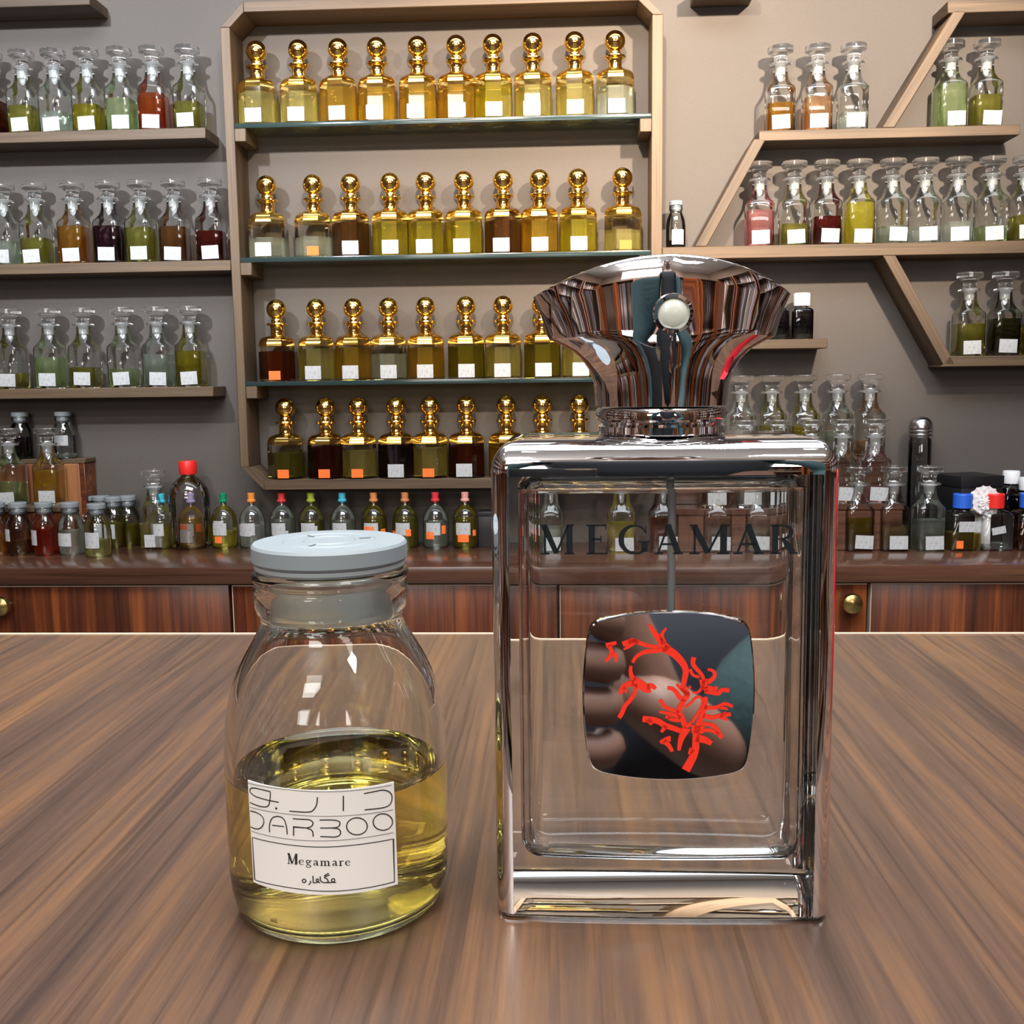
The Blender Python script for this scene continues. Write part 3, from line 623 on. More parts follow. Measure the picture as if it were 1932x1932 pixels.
# right riser with three levels of decanters
za, zb = -0.154, -0.240
rr = empty('stepped_riser', W(0.4, 0.06, CT), -YAW, 'dark wooden stepped riser holding decanters behind the perfume bottle', 'riser')
s_e, _ = at(1668, 900, 0.05)
in_riser(rr, 'top_board', 0.215, s_e, 0.0005, 0.078, za-0.012, za, WALNUT_TOP)
in_riser(rr, 'upper_riser_board', 0.215, s_e, 0.066, 0.0775, zb+0.0002, za-0.0122, WALNUT_TOP)
in_riser(rr, 'step_board', 0.215, s_e+0.012, 0.0005, 0.140, zb-0.012, zb, WALNUT_TOP)
in_riser(rr, 'lower_riser_board', 0.215, s_e+0.010, 0.126, 0.138, CT+0.0002, zb-0.0122, WALNUT_TOP)
for i, (u, col, lvl) in enumerate([(1398, 'clear', .06), (1456, 'olive', .062), (1518, 'oliveyellow', .06), (1580, 'grey', .05), (1641, 'peach', .03)]):
    decanter(u, 760, .040, za, col, lvl, f'stoppered decanter of {LOOK[col]}, {ORD[i]} from left on top step of right riser', 'decanters on the right riser')
for i, (u, col, lvl) in enumerate([(1343, 'amber', .05), (1405, 'clear', .05), (1468, 'olive', .06), (1530, 'grey', .06), (1589, 'peach', .03), (1651, 'pink', .03)]):
    decanter(u, 850, .109, zb, col, lvl, f'stoppered decanter of {LOOK[col]}, {ORD[i]} from left on low step of right riser', 'decanters on the right riser')
def cdec(u, vf, col, lvl, label):
    s, d = on_z(u, vf, CT); return decanter(u, vf-60, d-DB, CT, col, lvl, label, 'decanters in front of the right riser', lab=0.006)
for u, col, lvl, lb in [(1045, 'grey', .05, 'decanter of greyish oil seen through the left part of the perfume bottle'), (1175, 'yellow', .06, 'decanter of yellow oil seen through the perfume bottle, left of its dip tube'),
                        (1250, 'rust', .07, 'decanter of rust brown oil seen through the perfume bottle at its dip tube'), (1345, 'clear', .05, 'decanter of clear liquid seen through the perfume bottle, right of its dip tube'),
                        (1420, 'paleyellow', .05, 'decanter of pale yellow oil seen through the perfume bottle behind its lettering'), (1530, 'grey', .05, 'decanter of greyish oil behind the right edge of the perfume bottle'),
                        (1618, 'oliveyellow', .064, 'decanter of dark yellow oil on the counter just right of the perfume bottle'), (1684, 'paleyellow', .046, 'decanter of pale yellow oil with a glass dropper inside, on the counter'),
                        (1751, 'grey', .058, 'decanter of greyish oil on the counter beside the blue-capped bottle')]:
    tt = cdec(u, 1041, col, lvl, lb)
    if u == 1684:
        dp = lathe('dropper', [(0.0028, 0.0), (0.0036, 0.02), (0.0036, 0.085)], PLUG, tt, 10, loc=Vector((0.008, 0.0, 0.006)))
# shaker
s, _ = at(1737, 850, .06); t = empty('glass_shaker', W(s, .055, CT), -YAW, 'tall glass shaker with a domed silver screw top at the back', 'shaker')
lathe('body', [(0.019, 0), (0.0225, 0.003), (0.0225, 0.205), (0.0205, 0.212), (0.0205, 0.222)], thin_glass('smoky_glass', (.72, .77, .78, 1), (.22, .26, .28, 1)), t, 28, 50, True, False)
lathe('silver_top', [(0.0232, 0.2135), (0.0240, 0.2155), (0.0240, 0.2195), (0.0226, 0.2210), (0.0240, 0.2230), (0.0240, 0.2265), (0.0226, 0.2280), (0.0236, 0.2300), (0.0234, 0.2340), (0.0222, 0.2420), (0.0185, 0.2485), (0.0120, 0.2530), (0.0, 0.2545)], STEEL, t, 28)
# square bottles with screw caps
def sq(u, vf, capmat, col, lvl, label, labs, **k):
    s, d = on_z(u, vf, CT); d -= 0.029; s, _ = at(u, vf-40, d)
    t = make_square(capmat, **k); t.location = W(s, d, CT); t.rotation_euler.z = -YAW; fill(t, col, lvl); tag(t, label, 'bottle', 'square bottles with coloured caps')
    for (x, w, h, z, m_, tl) in labs: label_plate('label', w, h, m_, t, x, -0.0292, z, tl)
sq(1814, 1040, CAPS['blue'], 'gold', .034, 'square clear bottle with a blue cap and golden oil', [(0.004, .04, .02, .037, LABEL, 0), (-.013, .013, .015, .005, ORANGE, 0)])
sq(1874, 1040, CAPS['scarlet'], 'clear', .012, 'square clear bottle with a red cap, almost empty', [(0.0, .026, .014, .033, LABEL, -.2)])
sq(1940, 1040, CAPS['blue'], 'rust', .048, 'blue-capped square bottle of rust brown oil cut by the right edge', [(0.0, .03, .022, .037, LABEL, 0)])
# black box, rosette, white-capped bottles
s, _ = at(1834, 950, .10)
bx = empty('black_box', W(s+0.002, .068, CT), -YAW+math.radians(14), 'black cardboard box behind the blue- and red-capped bottles', 'box')
box('carton', (-0.044, 0.046, -0.045, 0.045, 0, 0.118), BLACK, bx, 0.001); box('lid', (-0.0455, 0.0475, -0.0465, 0.0465, 0.1182, 0.140), BLACK, bx, 0.0015)
s, _ = at(1858, 950, .13)
rz = empty('lace_rosette', W(s, .128, CT), -YAW, 'white lace rosette leaning on the black box behind the red cap', 'rosette')
def ruffle(r0, r1, zc, y, nw):
    v, f = [], []; n = 48
    for j in range(n):
        a = 2*math.pi*j/n; w = 0.0022*math.sin(a*nw)
        for rr_, dy in ((r0, -0.002), ((r0+r1)/2, w), (r1, -w*1.4)): 
            k = 1+0.05*math.sin(a*nw+1); v.append((rr_*k*math.cos(a), y+dy, zc+rr_*k*math.sin(a)))
    for j in range(n):
        for i in range(2):
            a, b = 3*j+i, 3*((j+1) % n)+i; f.append((a, a+1, b+1, b))
    return v, f
for r0, r1, y, nw in ((0.012, 0.031, 0.0, 15), (0.006, 0.024, -0.004, 12), (0.0005, 0.014, -0.007, 9)):
    v, f = ruffle(r0, r1, 0.092, y, nw); mesh_obj('ruffle', v, f, LACE, rz, 180)
v = [(-0.014, 0.003, 0.085), (0.014, 0.003, 0.085), (0.016, 0.004, 0.0005), (0.0, 0.004, 0.010), (-0.016, 0.004, 0.0005)]
mesh_obj('ribbon_tail', v+[(x, y+0.0008, z) for x, y, z in v], [(0, 1, 2, 3, 4), (9, 8, 7, 6, 5), (0, 5, 6, 1), (1, 6, 7, 2), (2, 7, 8, 3), (3, 8, 9, 4), (4, 9, 5, 0)], LACE, rz, None)
def capped(u, v, d, z, label, zs=1.0, group='white-capped black bottles'):
    s, _ = at(u, v, d); t = empty('black_bottle', W(s, d, z), -YAW, label, 'bottle', group); H = 0.060*zs
    rs = [sring(0.019, 0, 7, 28), sring(0.0208, 0.002, 8, 28), sring(0.0208, H-0.005, 8, 28), sring(0.0190, H, 5, 28), sring(0.0125, H+0.003, 2.2, 28), sring(0.0115, H+0.009, 2, 28)]
    vv, f = rings_data(rs, True, False); mesh_obj('body', vv, f, CLEAR, t, 50)
    vv, f = rings_data([sring(0.0190, 0, 8, 24), sring(0.0190, 1, 8, 24)]); o = mesh_obj('oil', vv, f, LQ['black'], t, 50, Vector((0, 0, 0.003))); o.scale.z = H-0.006
    lathe('cap', [(0.0155, H+0.006), (0.0160, H+0.008), (0.0160, H+0.029), (0.0148, H+0.031)], WHITE, t, 24)
capped(1512, 600, .04, .0773, 'black bottle with a white cap at the right end of the short shelf')
capped(1466, 600, .04, .0773, 'black bottle with a white cap half hidden by the silver cap')
capped(1908, 900, .052, CT, 'tall black bottle with a white cap, behind the black box', 1.9)
capped(1940, 905, .080, CT, 'tall black bottle with a white cap at the right picture edge', 1.72)
# small jar on the long zigzag board next to the frame
t = jar(1275, 430, .045, .257, 'black', .02, 'small grey-capped jar with a white label beside the tall frame', 'small jars on the long zigzag board', [(.05, .032, .033, .008)], (.76, .76, .87))
for pr in (DEC, GOL, DOM, JRP): assert pr.name in USED
# ------------------------------------------------------------------ the silver-capped perfume bottle
def ray_y(u, v, p0, nrm):
    q = Vector(ray(u, v)); o = Vector((0, 0, CAM_Z)); k = (Vector(p0)-o).dot(nrm)/q.dot(nrm); return o+q*k
BL = Vector((-0.0030, 0.2120, TZ)); BR = Vector((0.0663, 0.2088, TZ)); BYAW = math.atan2(BR.y-BL.y, BR.x-BL.x)
BH, BD, HX = 0.1048, 0.036, 0.0358
fc = (BL+BR)/2; bn = Vector((-math.sin(BYAW), math.cos(BYAW), 0)); bt = Vector((math.cos(BYAW), math.sin(BYAW), 0))
bc = fc+bn*(BD/2)
pb = empty('perfume_bottle', bc, BYAW, 'large square clear glass perfume bottle with flared silver cap and red coral plate', 'perfume bottle')
HY = BD/2
def rounded_block(hx, hy, r, z0, z1, rb, rt, bulge=0.0, flip=False, k=5, only_top=False):
    rs = []
    def ins(t, R_): return R_-math.sqrt(max(0, R_*R_-(R_-t)**2))
    N = 6
    if not only_top:
        for i in range(N+1): t_ = rb*i/N; a = ins(t_, rb); rs.append(rrect(hx-a, hy-a, max(r-a, r*0.35), z0+t_, k, bulge))
        zs = [z0+rb+(z1-rt-z0-rb)*i/10 for i in range(1, 10)]
        for z in zs: rs.append(rrect(hx, hy, r, z, k, bulge))
    for i in range(N, -1, -1): t_ = rt*i/N; a = ins(t_, rt); rs.append(rrect(hx-a, hy-a, max(r-a, r*0.35), z1-t_, k, bulge))
    return rs
ro = rounded_block(HX, HY, 0.0035, 0.0004, BH, 0.0012, 0.0062, 0.0008)
v1, f1 = rings_data(ro)
CX, CY, C0, C1 = 0.0303, HY-0.0062, 0.0115, 0.0975
ri = rounded_block(CX, CY, 0.0045, C0, C1, 0.005, 0.004, 0.0015)
v2, f2 = rings_data(ri, flip=True)
nv = len(v1); mesh_obj('glass_body', v1+v2, f1+[tuple(i+nv for i in q_) for q_ in f2], FLINT, pb, 40)
rl_ = rounded_block(CX+0.00015, CY+0.00015, 0.0045, C0-0.00015, C1-0.003, 0.005, 0.0006, 0.0015)
v, f = rings_data(rl_); mesh_obj('perfume', v, f, PERFUME, pb, 40)
# silver cladding: two sides with the rounded edges, and the top
def side_clad(sg):
    zs = [0.0015]+[0.0015+(BH-0.0068-0.0015)*i/6 for i in range(1, 7)]
    prof = []; r = 0.0035; k = 6
    for i in range(k+1): a = math.radians(-90+90*i/k); prof.append((HX-r+r*math.cos(a), -(HY-r)+r*math.sin(a)))
    prof += [(HX, -(HY-r)+(2*(HY-r))*i/3) for i in range(1, 3)]
    for i in range(k+1): a = math.radians(90*i/k); prof.append((HX-r+r*math.cos(a), (HY-r)+r*math.sin(a)))
    off, inn = [], []
    for j, (x, y) in enumerate(prof):
        a = prof[max(0, j-1)]; b = prof[min(len(prof)-1, j+1)]; t = np.array([b[0]-a[0], b[1]-a[1]]); t = t/np.linalg.norm(t)
        off.append((x+t[1]*0.0004, y-t[0]*0.0004)); inn.append((x+t[1]*0.00006, y-t[0]*0.00006))
    loop = off+inn[::-1]
    rs = [[(sg*x, y, z) for x, y in loop] for z in zs]
    v, f = rings_data(rs, flip=(sg < 0)); return mesh_obj('silver_side', v, f, CHROME, pb, 35)
side_clad(1); side_clad(-1)
def top_clad():
    def shellring(o_, flip):
        rs = []
        for i in range(11):
            t_ = 0.0076*(10-i)/10; R_q = 0.0066; tt = min(t_, R_q); a = R_q-math.sqrt(max(0, R_q*R_q-(R_q-tt)**2)) if t_ < R_q else 0.0
            rs.append(rrect(HX+o_-a, HY+o_-a, max(0.0035+o_-a, 0.00125), BH+o_-t_, 5, 0.0008))
        return rings_data(rs, False, True, flip)
    v, f = shellring(0.0004, False); return mesh_obj('silver_top', v, f, CHROME, pb, 40)
top_clad()
box('base_reflector', (-HX+0.002, HX-0.002, -HY+0.0025, HY-0.0025, 0.00002, 0.00030), CHROME, pb)  # thin mirror sheet added under the glass to brighten its base
# cap on its ring
CAPX = 0.0
def pcap(u, v): 
    p = ray_y(u, v, bc, bn); return p
c_loc = pb.matrix_world
ptop = ray_y(1247, 815, bc, bn); cx = (ptop-bc).dot(bt)
zt = lambda v: ray_y(1245, v, bc, bn).z-TZ
lathe('neck_ring', [(0.0136, BH+0.0005), (0.0140, BH+0.0009), (0.0140, BH+0.0024), (0.0134, BH+0.0030), (0.0134, BH+0.0034), (0.0143, BH+0.0040), (0.0145, BH+0.0055), (0.0140, BH+0.0064), (0.012, BH+0.0066)], CHROME, pb, 48, 40, loc=Vector((cx, 0, 0)))
capo = empty('cap', Vector((cx, 0, 0)), math.radians(2)); capo.parent = pb
def cap_ring(zc, w, dp, k, e, n=64):
    o = []
    for j in range(n):
        a = 2*math.pi*j/n; c, s = math.cos(a), math.sin(a)
        y = dp*math.copysign(abs(s)**e, s); x = w*c
        ridge = 0.0007*max(0.0, 1-abs(x)/0.004)*min(1, k/0.004+0.3) if k > 0 else 0.0
        o.append((x, y+math.copysign(ridge, s), zc-k*c*c))
    return o
zc = lambda rel: rel+0.117
rows_ = [(BH+0.0068, .0145, .0145, 0, 1.0), (zc(-.0027), .0147, .0147, 0, 1.0), (zc(.0000), .0150, .0148, 0, 1.0), (zc(.0022), .0157, .0149, 0, 1.0), (zc(.0045), .0172, .0150, 0, 1.05), (zc(.0066), .0194, .0150, 0, 1.1), (zc(.0082), .0220, .0149, 0.0001, 1.18),
         (zc(.0096), .0247, .0147, 0.0003, 1.25), (zc(.0108), .0252, .0145, 0.0006, 1.3), (zc(.0150), .0260, .0140, .0020, 1.4), (zc(.0205), .0270, .0134, .0046, 1.5), (zc(.0252), .0280, .0128, .0070, 1.55), (zc(.0257), .0281, .0124, .0072, 1.55), (zc(.0260), .0276, .0118, .0072, 1.55)]
v, f = rings_data([cap_ring(*r_) for r_ in rows_], True, False)
nb = (len(rows_)-1)*64; v.append((0, 0, zc(.0262))); 
for j in range(1, 32): pass
top = list(range(nb, nb+64)); f += [(top[j], top[(j+1) % 64], top[63-j], top[(64-j) % 64]) for j in range(1, 31)]
f += [(top[0], top[1], top[63]), (top[31], top[32], top[33])]; v.pop()
mesh_obj('cap_shell', v, f, CHROME, capo, 32)
# jewel on the front of the cap
jz = 0.117+0.0137; jw = lathe('jewel_setting', [(0.0028, 0), (0.0038, 0), (0.0042, 0.0008), (0.0040, 0.0016), (0.0033, 0.0018), (0.0032, 0.0009)], CHROME, capo, 32)
jw.location = (0.0004, -0.0137, jz); jw.rotation_euler = (math.radians(93), 0, 0)
js = lathe('jewel_stone', [(0.0033, 0.0002), (0.0033, 0.0010), (0.0026, 0.0017), (0.0013, 0.0021), (0.0, 0.0022)], PEARL, capo, 28)
js.location = (0.0004, -0.0137, jz); js.rotation_euler = (math.radians(93), 0, 0)
v, f = [], []
for z, y, w in ((jz-0.0045, -0.0150, .0010), (jz-0.0085, -0.0153, .0007), (jz-0.0135, -0.0153, .0005), (BH+0.008, -0.0149, .0003)):
    v += [(-w, y+0.001, z), (0, y-0.0005, z), (w, y+0.001, z)]
for i in range(3): a = 3*i; f += [(a, a+3, a+4, a+1), (a+1, a+4, a+5, a+2)]
mesh_obj('ridge', v, f, CHROME, capo, 60)
# dip tube
tx = (ray_y(1262, 1030, bc, bn)-bc).dot(bt)
lathe('dip_tube', [(0.0009, 0.040), (0.0009, BH-0.001)], PLUG, pb, 12, loc=Vector((tx, 0.0, 0)))
# ---- flat work on the front face: pixels of the photograph to face coordinates
front_y = -HY-0.0008
def face_xz(u, v):
    p = ray_y(u, v, fc-bn*0.0008, bn); return ((p-bc).dot(bt), p.z-TZ)
def on_face(lift): return lambda x, z: (x, front_y-lift, z)
# serif capitals (unit height), stroke width as third number
TK, TN, SF = .21, .075, .06
def srf(x0, x1, y): return [(x0, y, SF), (x1, y, SF)]
GL = {
 'M': (1.16, [[(.17, .02, TN), (.17, .97, TN)], [(.99, .02, TK), (.99, .98, TK)], [(.14, .97, TK), (.55, .04, TK*.8)], [(.55, .04, TN), (.95, .97, TN)], srf(.02, .32, .025), srf(.82, 1.15, .025), srf(.02, .22, .975), srf(.92, 1.15, .975)]),
 'E': (.76, [[(.22, .02, TK), (.22, .98, TK)], srf(.04, .70, .975), srf(.04, .72, .025), [(.22, .51, TN), (.52, .51, TN)], [(.69, 1.0, .06), (.69, .80, .02)], [(.71, 0, .06), (.72, .24, .02)], [(.53, .40, .04), (.53, .62, .04)]]),
 'G': (1.04, [smooth_line([(.90, .72, .04), (.80, .90, .07), (.58, .985, .06), (.30, .92, .12), (.12, .70, .17), (.10, .50, .19), (.12, .30, .17), (.30, .08, .12), (.58, .015, .06), (.78, .06, .10), (.86, .20, .14)], 2), [(.87, .40, TK), (.87, .08, TK)], srf(.66, 1.02, .42), [(.91, .98, .02), (.91, .70, .05)]]),
 'A': (1.06, [[(.16, .03, TN), (.52, 1.0, TN)], [(.50, 1.0, TK), (.88, .03, TK)], [(.27, .34, TN), (.78, .34, TN)], srf(.02, .34, .025), srf(.70, 1.05, .025)]),
 'R': (1.02, [[(.22, .02, TK), (.22, .98, TK)], smooth_line([(.22, .975, .05), (.50, .975, .06), (.72, .90, .13), (.76, .75, .18), (.72, .60, .13), (.50, .51, .06), (.22, .51, .05)], 2), [(.48, .52, .10), (.64, .30, TK), (.84, .04, TK)], srf(.04, .42, .025), srf(.76, 1.0, .03), srf(.04, .3, .975)]),
}
for ch, u0, u1 in (('M', 1019, 1084), ('E', 1104, 1147), ('G', 1166, 1226), ('A', 1233, 1289), ('M', 1299, 1376), ('A', 1382, 1441), ('R', 1450, 1506)):
    vb_ = 1046-(u0-1019)*0.002; x0, z0 = face_xz(u0, vb_); x1, _ = face_xz(u1, vb_); _, z1_ = face_xz(u0, 990)
    w_, st = GL[ch]; kx = (x1-x0)/w_; kz = (z1_-z0)
    kk = (kx+kz)/2
    strokes = [[(x0+p[0]*kx, z0+p[1]*kz, p[2]*kk) for p in s_] for s_ in st]
    ribbon('letter', strokes, 0.0003, on_face(0.0001), ETCH, pb)
# plate
px0, pz0 = face_xz(1260, 1311); pxw = (face_xz(1422, 1311)[0]-face_xz(1098, 1311)[0])/2; pzh = (face_xz(1260, 1152)[1]-face_xz(1260, 1470)[1])/2
pl_ = empty('plate', Vector((px0, front_y, pz0))); pl_.parent = pb
def cushion(kx):
    cxn, czn = 0.915, 0.885; pts = []
    cs = [(cxn, -czn), (cxn, czn), (-cxn, czn), (-cxn, -czn)]
    for q_ in range(4):
        a, b = cs[q_], cs[(q_+1) % 4]; nx, nz = (a[0]+b[0])/2, (a[1]+b[1])/2; L = math.hypot(nx, nz); bow = 1-L
        for t_ in (0.045, 0.2, 0.35, 0.5, 0.65, 0.8, 0.955):
            k = 4*t_*(1-t_)*bow; pts.append((a[0]+(b[0]-a[0])*t_+nx/L*k, a[1]+(b[1]-a[1])*t_+nz/L*k))
    for _ in range(2):
        pts = [p for a, b in zip(pts, pts[1:]+pts[:1]) for p in ((a[0]*.75+b[0]*.25, a[1]*.75+b[1]*.25), (a[0]*.25+b[0]*.75, a[1]*.25+b[1]*.75))]
    return [(pxw*kx*x, pzh*kx*z) for x, z in pts]
rs = [[(x, y, z) for x, z in cushion(k)] for k, y in ((1.0, 0.0), (1.0, -0.0010), (0.992, -0.0014), (0.98, -0.0015))]
v, f = rings_data(rs); mesh_obj('mirror_plate', v, f, PLATE, pl_, 8)
def coral(pts, w0, w1=None):
    w1 = w0*.6 if w1 is None else w1; n = len(pts); o = []
    for i, (x, y) in enumerate(pts):
        a, b = face_xz(1060+x/4.83, 1120+y/4.83); o.append((a-px0, b-pz0, (w0+(w1-w0)*i/(n-1))*3.0e-5))
    return smooth_line(o, 2)
CO = [
 ([(640, 610), (660, 570), (700, 535), (760, 508), (850, 503), (920, 490)], 22, 34), ([(920, 480), (990, 510), (1050, 560), (1100, 620), (1125, 680), (1112, 750), (1095, 830)], 60, 34),
 ([(960, 490), (900, 430), (860, 370), (815, 315), (795, 262)], 56, 22), ([(925, 440), (905, 390), (905, 345), (945, 298)], 40, 14), ([(880, 470), (780, 460), (700, 432), (640, 408), (590, 430), (550, 445)], 26, 36),
 ([(650, 420), (610, 460), (560, 492)], 44, 12), ([(690, 430), (630, 395), (600, 425)], 30, 16), ([(495, 430), (440, 445), (400, 455)], 22, 34), ([(430, 450), (450, 510), (440, 550), (395, 598)], 30, 22), ([(465, 520), (490, 560), (492, 605)], 36, 12),
 ([(625, 640), (620, 690), (632, 740), (660, 775)], 20, 40), ([(640, 780), (700, 800), (770, 850), (800, 840)], 70, 60), ([(770, 830), (820, 818), (848, 850)], 46, 26), ([(650, 790), (580, 812), (540, 850), (528, 895)], 46, 26), ([(560, 830), (585, 885)], 24, 14),
 ([(665, 800), (668, 870), (625, 945), (570, 1000), (548, 1060), (518, 1110)], 26, 32),
 ([(1095, 830), (1120, 870), (1140, 900), (1110, 945), (1065, 930), (1040, 880), (1000, 845), (955, 840)], 46, 26), ([(1040, 805), (1080, 850), (1150, 905)], 22, 30), ([(1150, 830), (1165, 840)], 26, 20),
 ([(1110, 945), (1075, 1000), (1055, 1050), (1085, 1110), (1115, 1180)], 36, 40), ([(1060, 1060), (990, 1035), (925, 1010), (890, 945)], 24, 30), ([(1075, 1110), (1000, 1075), (940, 1065), (880, 1055)], 30, 16), ([(1070, 1130), (1000, 1130), (940, 1095)], 30, 22), ([(985, 1090), (960, 1120)], 22, 14),
 ([(1115, 1015), (1160, 985), (1205, 930), (1250, 915), (1278, 955), (1262, 1020), (1222, 1080), (1180, 1150)], 16, 20),
 ([(1195, 562), (1180, 620), (1220, 670), (1270, 720), (1290, 790), (1262, 850), (1225, 885), (1180, 880)], 34, 14), ([(1160, 670), (1182, 725), (1245, 742)], 22, 20), ([(1320, 672), (1365, 680), (1390, 715), (1365, 760), (1315, 790)], 18, 34), ([(1280, 760), (1290, 850)], 60, 44),
 ([(1285, 860), (1340, 835), (1385, 862), (1400, 825)], 40, 22), ([(1290, 870), (1370, 885), (1420, 895), (1440, 855), (1515, 862)], 26, 30),
 ([(1290, 1010), (1350, 1025), (1420, 1010), (1475, 975), (1545, 1008)], 30, 22), ([(1430, 1015), (1500, 1030)], 26, 16), ([(1280, 1090), (1360, 1112), (1440, 1085), (1530, 1078)], 34, 26), ([(1440, 1085), (1490, 1060)], 22, 16), ([(1430, 1100), (1498, 1130)], 30, 18),
 ([(1270, 1165), (1350, 1168), (1400, 1200), (1420, 1250), (1448, 1292)], 26, 34), ([(1280, 1222), (1360, 1222), (1420, 1260)], 26, 22),
 ([(1300, 920), (1300, 1000), (1270, 1080), (1240, 1160), (1215, 1230), (1212, 1310), (1210, 1400), (1180, 1480), (1120, 1585)], 28, 60), ([(1215, 1290), (1300, 1310), (1355, 1342)], 60, 34), ([(1230, 1180), (1225, 1250)], 90, 80), ([(1130, 1165), (1150, 1195)], 70, 50),
 ([(1130, 1200), (1090, 1270), (1070, 1330), (1058, 1405)], 60, 22), ([(1080, 1230), (1000, 1200), (930, 1180), (860, 1130), (730, 1120)], 36, 44), ([(780, 1120), (815, 1170)], 40, 24), ([(940, 1180), (900, 1240)], 34, 20),
 ([(920, 1320), (965, 1350), (1000, 1415)], 40, 24), ([(890, 1335), (950, 1300), (985, 1300)], 26, 40), ([(1180, 1390), (1150, 1440)], 40, 20)]
ribbon('coral_motif', [coral(*c_) for c_ in CO], 0.0005, lambda x, z: (x, -0.00162, z), CORAL, pl_)
# ------------------------------------------------------------------ the open jar of yellow oil
JC = Vector((0, 0.2240, TZ))
pj = ray_y(638, 1480, JC, Vector((0, 1, 0))); JC.x = pj.x
jr = empty('oil_jar', JC, 0, 'glass jar half full of yellow oil with a grey lid and printed paper label', 'jar')
outer = [(0.0, 0.0012), (0.012, 0.0009), (0.0195, 0.0)]+[(r_, z) for r_, z in JAR]
JT = 0.0768
inner = [(0.0140, JT), (0.0137, 0.0757), (0.0135, 0.0690), (0.0136, 0.0655), (0.0142, 0.0640), (0.0158, 0.0610), (0.0185, 0.0562), (0.0204, 0.0518), (0.0219, 0.0464), (0.0228, 0.0405), (0.0230, 0.034), (0.0230, 0.0315), (0.0230, 0.022), (0.0230, 0.0125), (0.0229, 0.0078), (0.0222, 0.0042), (0.0205, 0.0024), (0.0180, 0.0020), (0.008, 0.0022), (0.0, 0.0023)]
def dense(pr, it=1):
    return smooth_line(pr, it)
lathe('glass_body', dense(outer+[(0.0155, JT+0.0002)]+inner), JARGLASS, jr, 72, 60, True, True)
LV = 0.0322
liq = [(0.0, 0.00215), (0.008, 0.00205), (0.0181, 0.00185), (0.0207, 0.0022), (0.0224, 0.0041), (0.0231, 0.0078), (0.0232, 0.0126), (0.0232, 0.022), (0.0232, LV), (0.0224, LV-0.0002), (0.0215, LV-0.0006), (0.0190, LV-0.0008), (0.0, LV-0.0008)]
lathe('yellow_oil', liq, OIL, jr, 72, 40)
dz = 0.0014
lid = lathe('lid', [(r_, z+dz) for r_, z in [(0.0150, 0.0772), (0.0166, 0.0772), (0.0170, 0.0778), (0.0170, 0.0808), (0.0166, 0.0814), (0.0105, 0.0815), (0.0101, 0.0817), (0.0097, 0.0815), (0.0060, 0.0815), (0.0057, 0.0817), (0.0054, 0.0815), (0.0, 0.0815)]], LID, jr, 64, 20)
lathe('seal', [(r_, z+dz) for r_, z in [(0.0130, 0.0757), (0.0162, 0.0757), (0.0165, 0.0762), (0.0165, 0.0771), (0.0130, 0.0771)]], LID_D, jr, 64, 30)
lathe('plug', [(0.0, 0.0670), (0.0120, 0.0670), (0.0131, 0.0678), (0.0132, 0.0768), (0.0, 0.0768)], solid_glass('frosted_plastic', 1.3, (.95, .965, .96, 1), 0.35), jr, 48, 30)
for a_ in (0.3, 2.3, 4.4):
    e_ = box('embossed_bar', (0.0066, 0.0092, -0.0002, 0.0002, 0.0, 0.0002), LID, lid, 0, Vector((0, 0, 0.08295)), a_)
# printed label wrapped on the jar
RJ = 0.0250
def jar_az(u, v):
    """photo pixel to (arc length, height) on the jar's front"""
    o = Vector((0, 0, CAM_Z))-JC; q = Vector(ray(u, v)); A = q.x*q.x+q.y*q.y; B = 2*(o.x*q.x+o.y*q.y); Cc = o.x*o.x+o.y*o.y-RJ*RJ
    disc = max(0.0, B*B-4*A*Cc); k = (-B-math.sqrt(disc))/(2*A); p = o+q*k
    return (math.atan2(p.x, -p.y)*RJ, p.z)
def on_jar(lift): return lambda a, z: ((RJ+lift)*math.sin(a/RJ), -(RJ+lift)*math.cos(a/RJ), z)
def lc(x, y): return jar_az(400+x/3.864, 1380+y/3.864)
a0, zt0 = lc(266, 352); a1, zt1 = lc(1322, 365); a0b, zb0 = lc(308, 1095); a1b, zb1 = lc(1352, 1110)
lab = empty('label', Vector((0, 0, 0))); lab.parent = jr
n_ = 28; v, f = [], []
for i in range(n_+1):
    t_ = i/n_
    for rr_ in (0.0, 0.0002):
        for (aa, za_), (ab, zb_) in (((a0, zt0), (a1, zt1)), ((a0b, zb0), (a1b, zb1))):
            v.append(on_jar(rr_)(aa+(ab-aa)*t_, za_+(zb_-za_)*t_))
for i in range(n_): a = 4*i; b = a+4; f += [(a+2, a+3, b+3, b+2), (a, b, b+1, a+1), (a, a+2, b+2, b), (a+1, b+1, b+3, a+3)]
f += [(0, 1, 3, 2), (4*n_, 4*n_+2, 4*n_+3, 4*n_+1)]
mesh_obj('paper', v, f, PAPER, lab, 40)
def L_(pts, it=2): return smooth_line([lc(*p) for p in pts], it)
def ell(cx_, cy_, rx, ry, n=28): return [lc(cx_+rx*math.cos(2*math.pi*i/n), cy_+ry*math.sin(2*math.pi*i/n)) for i in range(n)]+[lc(cx_+rx, cy_)]
W1 = 0.00019; W2 = 0.00024
